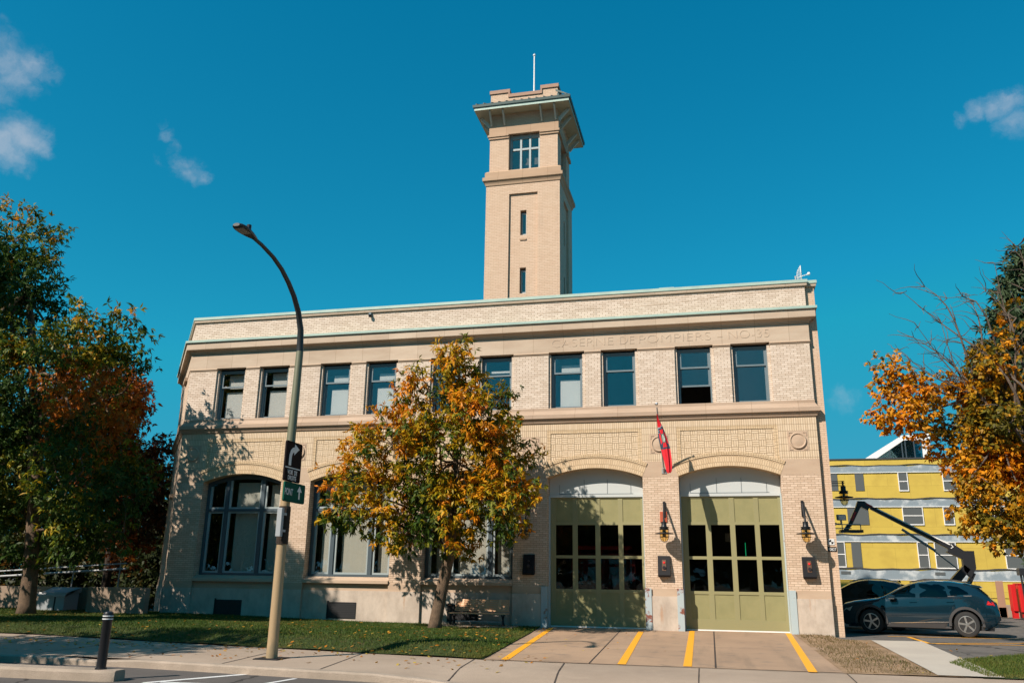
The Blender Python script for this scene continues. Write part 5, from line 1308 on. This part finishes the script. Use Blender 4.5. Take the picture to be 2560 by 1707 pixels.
def make_leaves(lobes, nclump, ncomp, nleaf, leaf, palette, seed, droop=.6, spread=.2, freq=1.1, fill=.5, zmin=None, jitter=.25, squash=1.0, thin=-.25, fan=.7, tspread=.22):
    """clumps through the crown, each of several compound leaves whose leaflets fan out from one point"""
    g = np.random.default_rng(seed)
    L = np.array([[*l[:4]] for l in lobes], float)
    wt = L[:, 3] ** 2; wt /= wt.sum()
    idx = g.choice(len(L), nclump, p=wt)
    d = unit(g.normal(size=(nclump, 3))); r = (fill + (1 - fill) * g.random(nclump) ** .6)
    rad = L[idx, 3] * (1 + .22 * fbm(d * 2.2 + L[idx, :3], seed + 1, 2.5))
    cpos = L[idx, :3] + d * (rad * r)[:, None] * np.array([1, 1, squash])
    keep = fbm(cpos, seed + 5, 2.4) > thin
    if zmin is not None: keep &= cpos[:, 2] > zmin
    cpos, d = cpos[keep], d[keep]; n = len(cpos)
    tone = np.repeat(fbm(cpos, seed + 9, freq) * .9 + g.normal(0, tspread, n), ncomp) + g.normal(0, .12, n * ncomp)
    comp = np.repeat(cpos, ncomp, axis=0) + g.normal(0, spread, (n * ncomp, 3)) * np.array([1, 1, .75])
    cdir = unit(np.repeat(d, ncomp, axis=0) * .7 + g.normal(0, .45, (n * ncomp, 3)) + np.array([0, 0, -droop]))
    N = n * ncomp * nleaf
    base = np.repeat(comp, nleaf, axis=0) + g.normal(0, .02, (N, 3)); cd = np.repeat(cdir, nleaf, axis=0)
    dirn = unit(cd + g.normal(0, fan, (N, 3)) + np.array([0, 0, -droop * .35]))
    nrm = unit(np.repeat(np.repeat(d, ncomp, axis=0), nleaf, axis=0) * .6 + g.normal(0, .4, (N, 3)) + np.array([0, -.2, .6]))
    side = unit(np.cross(dirn, nrm))
    ln = leaf[0] * g.uniform(.65, 1.25, N)[:, None]; wd = leaf[1] * g.uniform(.7, 1.2, N)[:, None]
    bend = unit(np.cross(side, dirn)) * ln * .12
    V = np.stack([base, base + dirn * ln * .45 + side * wd * .5 + bend, base + dirn * ln, base + dirn * ln * .45 - side * wd * .5 + bend], 1).reshape(-1, 3)
    tf = np.repeat(tone, nleaf) + g.normal(0, jitter * .3, N)
    stops = np.array([p[0] for p in palette]); cols = np.array([p[1] for p in palette])
    tones = np.stack([np.interp(tf, stops, cols[:, k]) for k in range(3)], 1) * g.uniform(.8, 1.25, (N, 1))
    return V, tones, cpos
def limb(m, a, b, r0, r1, g, sag=.15, n=6):
    a, b = np.array(a, float), np.array(b, float); L = np.linalg.norm(b - a); pts = []; w1 = g.normal(0, .06 * L, 3); w2 = g.normal(0, .04 * L, 3)
    for i in range(n + 1):
        t = i / n; p = a + (b - a) * t + w1 * math.sin(math.pi * t) + w2 * math.sin(2 * math.pi * t); p[2] += sag * L * math.sin(math.pi * t) * .5
        pts.append(tuple(p))
    m.tube(pts, [r0 + (r1 - r0) * i / n for i in range(n + 1)], 6, False); return pts
def tree(name, label, cat, loc, trunk, lobes, leaf_args, bark, mat='leaf', group=None, twigs=60, extra=None, seed=1, limb_r=.09, second=None):
    t = thing(name, label, cat, loc, 0, group)
    g = np.random.default_rng(seed + 100)
    q = MB(); q.tube([p[:3] for p in trunk], [p[3] for p in trunk], 14, True)
    V, tones, cp = make_leaves(lobes, seed=seed, **leaf_args)
    ends = []
    for l in lobes:
        i = int(g.integers(max(1, len(trunk) // 2), len(trunk))); a = trunk[i][:3]
        pts = limb(q, a, l[:3], limb_r * (.6 + .3 * l[3]), .02, g); ends += pts[2:]
    ends = np.array(ends)
    for k in g.choice(len(cp), min(twigs, len(cp)), replace=False):
        j = np.argmin(np.linalg.norm(ends - cp[k], axis=1)); limb(q, ends[j], cp[k], .018, .005, g, .05, 4)
    if extra: extra(q, g)
    # trunk surface roughness
    q.build('trunk', bark, t, smooth='all')
    if second:
        V2, tones2, _ = make_leaves(second[0], seed=seed + 3, **second[1]); V = np.concatenate([V, V2]); tones = np.concatenate([tones, tones2])
    mesh_leaves('crown', V, None, tones, mat, t, 4)
    return t

AUT = [(-1.0, (.028, .066, .010)), (-.32, (.060, .10, .010)), (-.02, (.22, .19, .008)), (.18, (.44, .27, .006)), (.42, (.52, .22, .006)), (.9, (.58, .17, .005))]
CEN = [(9.74, -3.89, 8.30, .80), (8.55, -4.29, 7.85, .46), (8.88, -3.41, 7.04, 1.45), (10.73, -4.14, 6.55, 1.15), (7.82, -4.4, 5.61, 1.3), (9.69, -3.4, 5.16, 1.8), (10.89, -1.85, 5.49, 1.3), (5.75, -2.2, 6.05, .70), (5.6, -2.3, 4.65, .9), (6.3, -3.93, 3.65, .8), (7.4, -2.99, 3.9, 1.45), (9.58, -3.77, 3.6, 1.4), (11.3, -4.08, 3.85, 1.15), (12.05, -4.28, 4.34, .62), (8.25, -3.96, 2.85, .6), (9.45, -1.82, 2.7, .62)]
tree('autumn_tree', 'green and orange street tree on the lawn before the station', 'tree', (9.0, -3.0, 0), [(9.0, -3.0, -.1, .25), (9.03, -3.0, .25, .20), (9.2, -3, 1.2, .185), (9.42, -3, 2.3, .17), (9.5, -3.05, 3.6, .13), (9.55, -3.1, 5.2, .09), (9.6, -3.2, 7.2, .05)],
     CEN, dict(nclump=1600, ncomp=4, nleaf=7, leaf=(.205, .062), palette=AUT, droop=.75, spread=.16, freq=1.5, fill=.35, thin=-.27), 'bark', seed=3, twigs=170, limb_r=.05)
LFT = [(-10.84, -1.75, 15.2, 1.75), (-9.95, -1.82, 13.39, 1.5), (-10.09, -1.84, 11.1, 2.3), (-5.13, -3.78, 10.0, 1.45), (-3.9, -3.41, 10.1, 1.15), (-3.63, -2.39, 9.3, .75), (-7.87, -2.06, 8.4, 2.8), (-8.51, -1.58, 5.5, 2.8), (-3.7, -4.12, 5.0, 2.05), (-3.16, -2.46, 4.5, 1.25), (-7.4, -2.25, 3.3, 1.8), (-4.49, -2.78, 3.2, 1.35), (-1.95, -3.83, 2.9, .65), (-12.06, -2.88, 12.02, 3.2), (-9.63, -4.11, 7.19, 3.2), (-12.16, -1.41, 4.6, 2.9)]
GRN = [(-1.0, (.026, .060, .010)), (.1, (.052, .095, .014)), (.35, (.15, .17, .010)), (.6, (.32, .24, .012)), (.9, (.52, .21, .008))]
REDL = [(-12.4, 4.3, 10.3, 1.4), (-10.6, 3.9, 10.2, 1.5), (-10.4, 3.7, 8.7, 1.4), (-8.9, 4.2, 9.4, 1.1), (-10.81, 5.38, 10.0, 1.6), (-9.4, 4.61, 8.65, 1.3), (-10.12, 4.02, 8.15, 1.9), (-8.95, 5.48, 6.9, 1.25), (-7.3, 4.67, 5.55, 1.0), (-8.0, 5.42, 3.84, 1.15), (-7.6, 5.34, 7.5, .6), (-8.0, 4.52, 2.44, 1.0), (-9.39, 4.29, 5.34, 1.7)]
REDP = [(-1, (.05, .025, .010)), (-.3, (.16, .042, .010)), (.1, (.30, .075, .008)), (.8, (.46, .14, .008))]
tree('broadleaf_tree', 'large mostly green tree with yellowing clusters at the left edge', 'tree', (-6.4, -2.7, .1), [(-6.4, -2.7, 0, .37), (-6.42, -2.7, .4, .29), (-6.5, -2.7, 1.6, .26), (-6.7, -2.7, 3, .23), (-7.2, -2.6, 6, .22), (-8.2, -2.4, 9, .14), (-9.6, -2, 13, .07)],
     LFT, dict(nclump=3300, ncomp=4, nleaf=6, leaf=(.25, .08), palette=GRN, droop=.6, spread=.2, freq=.8, fill=.4, zmin=1.7, thin=-.32), 'bark', seed=11, twigs=160, limb_r=.07,
     second=([(-4.3, -3.9, 7.4, 1.5), (-3.1, -3.7, 6.6, .9), (-5.5, -3.6, 8.2, 1.0), (-2.6, -4.4, 6.0, .8)], dict(nclump=190, ncomp=4, nleaf=6, leaf=(.23, .08), palette=[(-1, (.06, .05, .010)), (-.3, (.20, .07, .010)), (.1, (.38, .11, .008)), (.7, (.50, .17, .008))], droop=.6, spread=.24, freq=.9, fill=.5, thin=-.1)))
tree('red_tree', 'rusty red tree between the big green tree and the station corner', 'tree', (-9.3, 4.9, 0), [(-9.3, 4.9, -.1, .22), (-9.3, 4.9, 2, .18), (-9.4, 4.8, 5, .12), (-9.8, 4.8, 8.5, .06)],
     REDL, dict(nclump=1500, ncomp=4, nleaf=5, leaf=(.24, .10), palette=REDP, droop=.5, spread=.2, freq=.9, fill=.4), 'bark_dark', seed=21, twigs=60)
DRK = [(-1, (.016, .026, .008)), (.3, (.034, .045, .012)), (.7, (.10, .06, .012)), (1, (.2, .07, .01))]
for i, (lb, lx) in enumerate([([(-25.47, 14.4, 9.4, 4.6), (-27, 13.5, 6, 5), (-24, 13, 4, 3)], 'dark tall tree at the far left behind the concrete wall'),
                              ([(-20.15, 13.72, 7.2, 3.9), (-20.86, 12.5, 3.9, 3.2), (-19, 13, 2.5, 2.2)], 'dark bushy tree behind the ramp railing'),
                              ([(-15.6, 12.9, 5.6, 2.9), (-16.3, 15.25, 7.4, 1.7), (-16.66, 12.4, 3.1, 2.8), (-15.6, 14.5, 2.2, 1.6)], 'dark tree with brownish tips just left of the red tree'),
                              ([(-13.3, 13.2, 3.9, 1.9), (-12.6, 13.6, 5.4, 1.5), (-12.2, 13.4, 2.2, 1.6), (-14.2, 13, 2, 1.6)], 'small dark tree beside the station left wall')]):
    c = lb[0]
    tree('dark_tree', lx, 'tree', (c[0], c[1], 0), [(c[0], c[1], -.3, .25), (c[0], c[1], 2.5, .2), (c[0], c[1], c[2], .1)], lb, dict(nclump=700, ncomp=3, nleaf=5, leaf=(.40, .18), palette=DRK, droop=.5, spread=.35, freq=.6, fill=.3), 'bark_dark', seed=31 + i, group='background trees at the left', twigs=20)
BUSH = [((-13.2, 10.5, 1.3, 1.5), (-12.2, 10.8, 2.2, 1.2)), ((-16, 10.2, 1.4, 1.6), (-15, 10.6, 2.4, 1.3)), ((-19.2, 10.4, 1.4, 1.7), (-18.2, 10.0, 2.5, 1.4)), ((-22.6, 10.6, 1.5, 1.8), (-21.5, 10.2, 2.6, 1.5)), ((-10.2, 9.2, 1.2, 1.3), (-9.6, 9.6, 2.4, 1.2))]
for i, lb in enumerate(BUSH):
    c = lb[0]; tree('shrub', 'dark shrub of the row behind the ramp railing', 'shrub', (c[0], c[1], 0), [(c[0], c[1], -.3, .08), (c[0], c[1], .6, .06), (c[0], c[1], 1.2, .03)], list(lb), dict(nclump=420, ncomp=3, nleaf=5, leaf=(.30, .14), palette=DRK, droop=.4, spread=.25, freq=.7, fill=.3), 'bark_dark', seed=131 + i, group='shrubs behind the ramp railing', twigs=8)
RGT = [(22.95, -3.91, 7.22, .78), (22.45, -4.07, 6.15, .5), (23.6, -4.2, 6.9, .7), (23.19, -4.41, 6.1, .72), (24.4, -2.71, 5.75, .75), (24.3, -4.79, 4.3, .6), (25.12, -4.23, 5.48, 1.0), (25.35, -4.77, 4.2, 1.05), (24.46, -3.66, 3.45, .55), (24.95, -4.58, 3.15, .75), (25.38, -3.36, 2.55, .36), (25.75, -3.85, 6.9, .6), (26.84, -2.95, 5.65, 1.5), (26.55, -5.04, 3.9, 1.35), (25.0, -4.0, 4.7, .9), (25.55, -4.5, 3.1, .8), (25.2, -4.8, 6.2, .8), (25.6, -4.2, 7.9, .6), (25.1, -4.4, 7.4, .45), (26.2, -4.1, 8.8, .6), (24.9, -4.0, 6.7, .5)]
MAP = [(-1, (.05, .055, .010)), (-.35, (.15, .12, .010)), (-.05, (.38, .19, .008)), (.3, (.58, .23, .006)), (.9, (.58, .16, .005))]
def bare(q, g):
    for tip in [(23.35, -4.1, 9.75), (24.0, -3.9, 9.95), (24.5, -4.1, 9.5), (25.1, -3.8, 9.7), (25.5, -4.2, 9.6), (25.9, -4, 10.5), (23.0, -4.2, 8.0), (23.7, -3.8, 8.75), (26.6, -4, 10.9), (24.2, -4.3, 8.7), (23.4, -4.4, 8.3)]:
        root = np.array([26.0, -4.1, 5.2]) + g.normal(0, .3, 3) * np.array([1, .6, 1])
        pts = limb(q, root, tip, .05, .007, g, .04, 9)
        for p in pts[4:]:
            for _ in range(3):
                e = np.array(p) + np.array([-.35, 0, .35]) * g.uniform(.3, 1.2) + g.normal(0, .28, 3)
                limb(q, p, e, .013, .004, g, .1, 4)
tree('maple_tree', 'orange maple with bare upper twigs at the right edge', 'tree', (27.0, -4.2, 0), [(27.0, -4.2, -.1, .3), (26.95, -4.2, 1.5, .24), (26.7, -4.2, 3.2, .2), (26.2, -4.15, 5.0, .13), (25.8, -4.1, 6.4, .08)],
     RGT, dict(nclump=1900, ncomp=5, nleaf=6, leaf=(.145, .085), palette=MAP, droop=.55, spread=.15, freq=1.5, fill=.25, thin=-.02), 'bark_grey', seed=41, twigs=200, extra=bare, limb_r=.06)
# conifer behind
cx_, cy_ = 31.7, 9.5
lobc = []
g = np.random.default_rng(5)
for i in range(46):
    z = 8.3 + 8.0 * (i / 46); rr_ = 6.9 * (1 - (z - 1.5) / 15.6)
    for k in range(5):
        a = k * 1.257 + i * .9 + g.uniform(-.3, .3); lobc.append((cx_ + rr_ * .72 * math.cos(a), cy_ + rr_ * .72 * math.sin(a), z, .25 + rr_ * .22))
for i in range(16):
    z = 2.2 + 6.2 * i / 16
    for k in range(5):
        a = k * 1.257 + i * .9; lobc.append((cx_ + .3 + 1.35 * math.cos(a), cy_ + 1.35 * math.sin(a), z, .75))
CON = [(-1, (.03, .055, .022)), (.3, (.06, .09, .04)), (1, (.10, .125, .065))]
t = thing('spruce_tree', 'tall dark spruce rising behind the orange maple', 'tree', (cx_, cy_, 0))
q = MB(); q.tube([(cx_, cy_, -.2), (cx_, cy_, 6), (cx_, cy_, 16.3)], [.35, .25, .03], 10)
for l in lobc[::3]: limb(q, (cx_, cy_, l[2] + .3), l[:3], .05, .015, g, .0, 4)
q.build('trunk', 'bark_dark', t)
V, tones, cp = make_leaves(lobc, 3200, 3, 6, (.36, .09), CON, 51, droop=.35, spread=.17, freq=.8, fill=.1, squash=.55)
mesh_leaves('crown', V, None, tones, 'needle', t, 4)

# unseen trees added across the road to darken reflections and block low sky
AC = [(0, -58, 7, 4.2), (2.5, -58, 5, 3.4), (-2.4, -57.5, 4.8, 3.2), (0, -58, 10, 2.6)]
r0 = tree('unseen_roadside_tree', 'unseen tree added across the road', 'tree', (0, -58, 0), [(0, -58, -.3, .3), (0, -58, 4, .22), (0, -58, 9, .1)], AC, dict(nclump=700, ncomp=2, nleaf=5, leaf=(.75, .4), palette=GRN, droop=.5, spread=.4, freq=.5, fill=.3), 'bark_dark', seed=61, group='unseen trees added across the road', twigs=10)
for x in (-40, -31, -23, -15, -8, 8, 14, 21, 28, 36, 44, 53, 63): dup(r0, (x, -52 + 3 * math.sin(x), -.2), 'unseen tree added across the road', rotz=x * .7).scale = (1.25, 1.25, 1.12 + .12 * math.sin(x * 3))
KT = [(-2.2, -17.6, 6.4, 2.6), (-.4, -17.2, 5.6, 2.1), (-4.2, -17.4, 5.6, 2.4), (-1.6, -18.3, 8.6, 2.1), (-.9, -16.6, 4.2, 1.6)]
kt = tree('kerbside_tree', 'street tree beside the road just left of the view', 'tree', (-2.2, -17.6, -.26), [(-2.2, -17.6, -.3, .2), (-2.2, -17.6, 3, .15), (-2.2, -17.7, 7, .07)], KT, dict(nclump=1100, ncomp=4, nleaf=6, leaf=(.26, .09), palette=GRN, droop=.6, spread=.2, freq=.8, fill=.35, thin=-.3), 'bark', seed=66, twigs=30)
KT2 = [(-5.2, -10.2, 11.0, 1.6), (-6.7, -10.2, 11.3, 1.35), (-4.9, -10.4, 9.6, 1.1), (-5.2, -10.2, 5.5, 2.0), (-6.2, -10.2, 8, 1.2), (-6.4, -8.3, 10.5, 1.7), (-6.3, -8.6, 12.1, 1.3)]
tree('kerbside_tree', 'tall lawn tree just left of the view', 'tree', (-6.4, -10.2, -.05), [(-6.4, -10.2, -.1, .3), (-6.4, -10.2, 3, .22), (-6.3, -10.2, 7, .15), (-6.0, -10.2, 11, .07)], KT2, dict(nclump=2600, ncomp=4, nleaf=6, leaf=(.26, .09), palette=GRN, droop=.6, spread=.2, freq=.8, fill=.2, thin=-.6), 'bark', seed=67, twigs=30)

# ------------------------------------------------------------------ lawn blades and fallen leaves
def scatter_blades(name, n, xr, yfn, ybn, seed, h=.05, zoff=.03, zf=None, col_=((.030, .068, .008), (.065, .105, .014), (.15, .12, .03)), near=1.0, w_=.016):
    g = np.random.default_rng(seed); x = g.uniform(*xr, n); f = np.array([yfn(a) for a in x]); b = np.array([ybn(a) for a in x])
    y = f + (b - f) * g.random(n)
    z = np.array([(zf or gz)(a, c) for a, c in zip(x, y)]) + zoff
    ang = g.uniform(0, math.pi, n); hh = h * g.uniform(.4, 1.3, n)
    p = np.stack([x, y, z], 1); s_ = np.stack([np.cos(ang), np.sin(ang), 0 * ang], 1) * w_ / 2; tip = p + np.stack([g.normal(0, .4, n) * hh, g.normal(0, .4, n) * hh, hh], 1)
    V = np.stack([p - s_, p + s_, tip], 1).reshape(-1, 3)
    k = np.clip(.5 + .55 * fbm(p * np.array([1, 1, 0]), seed, .9) + g.normal(0, .25, n), 0, 1)[:, None]
    C = np.array(col_); edge = np.clip(1 - np.abs(y - f) / .5, 0, 1)[:, None] * .5
    tones = np.where(k < .5, C[0] + (C[1] - C[0]) * k * 2, C[1] + (C[2] - C[1]) * (k - .5) * 1.2); tones = tones * (1 - edge) + C[2] * edge
    o = mesh_leaves(name, V, None, tones, 'grass_blade', None, 3); return structure(o, 'stuff')
lb_ = lambda x: (.5 if x < -2.9 else -.15) if x < 11.8 else -.15 - (x - 11.8) / .95 * 10.8
o = scatter_blades('lawn_grass', 150000, (-11, 12.7), lawn_front, lb_, 71, zf=lawn_z); tag(o, 'short mown grass on the lawn before the station', 'grass')
o = scatter_blades('lot_grass', 26000, (22.4, 29), lambda x: -11.0, pl([(22.3, -8.6), (22.8, -7.4), (25.2, -4.6), (60, -3)]), 72, zoff=.022); tag(o, 'short grass beside the parking lot path', 'grass')
o = scatter_blades('dirt_weeds', 2600, (20.0, 21.55), lambda x: -11.0, lambda x: .2 if x < 21.1 else -1.4, 73, h=.06, zoff=.012, col_=((.05, .06, .012), (.12, .09, .03), (.20, .13, .06))); tag(o, 'sparse dry weeds on the dirt patch', 'weeds')
g = np.random.default_rng(80); n = 1100
x = np.concatenate([g.uniform(-10, 12.4, 520), g.normal(10, 2.6, 180), g.uniform(20, 24, 60), g.uniform(-2, 14, 340)]); y = np.concatenate([g.uniform(-10.5, -.4, 520), g.uniform(-10.8, -1, 180), g.uniform(-11, -2, 60), np.where(g.random(340) < .5, g.uniform(-13, -10.3, 340), -10.1 + g.normal(0, .35, 340) - .07 * g.uniform(0, 10, 340))])
z = np.array([(lawn_z(a, b) + .065) if (a < 12.5 and b > lawn_front(a)) else walk_z(a, b) + .012 for a, b in zip(x, y)])
p = np.stack([x, y, z], 1); a = g.uniform(0, 6.28, n); L1 = np.stack([np.cos(a), np.sin(a), g.uniform(-.3, .5, n)], 1) * .055; L2 = np.stack([-np.sin(a), np.cos(a), g.uniform(-.2, .4, n)], 1) * .03
V = np.stack([p - L1, p + L2, p + L1, p - L2], 1).reshape(-1, 3)
pal = np.array([(.55, .28, .03), (.50, .18, .015), (.30, .14, .03), (.42, .30, .06)]); tones = pal[g.integers(0, 4, n)] * g.uniform(.7, 1.2, (n, 1))
o = mesh_leaves('fallen_leaves', V, None, tones, 'leaf', None, 4); structure(o, 'stuff'); tag(o, 'scattered yellow and orange fallen leaves on grass and pavement', 'leaves')
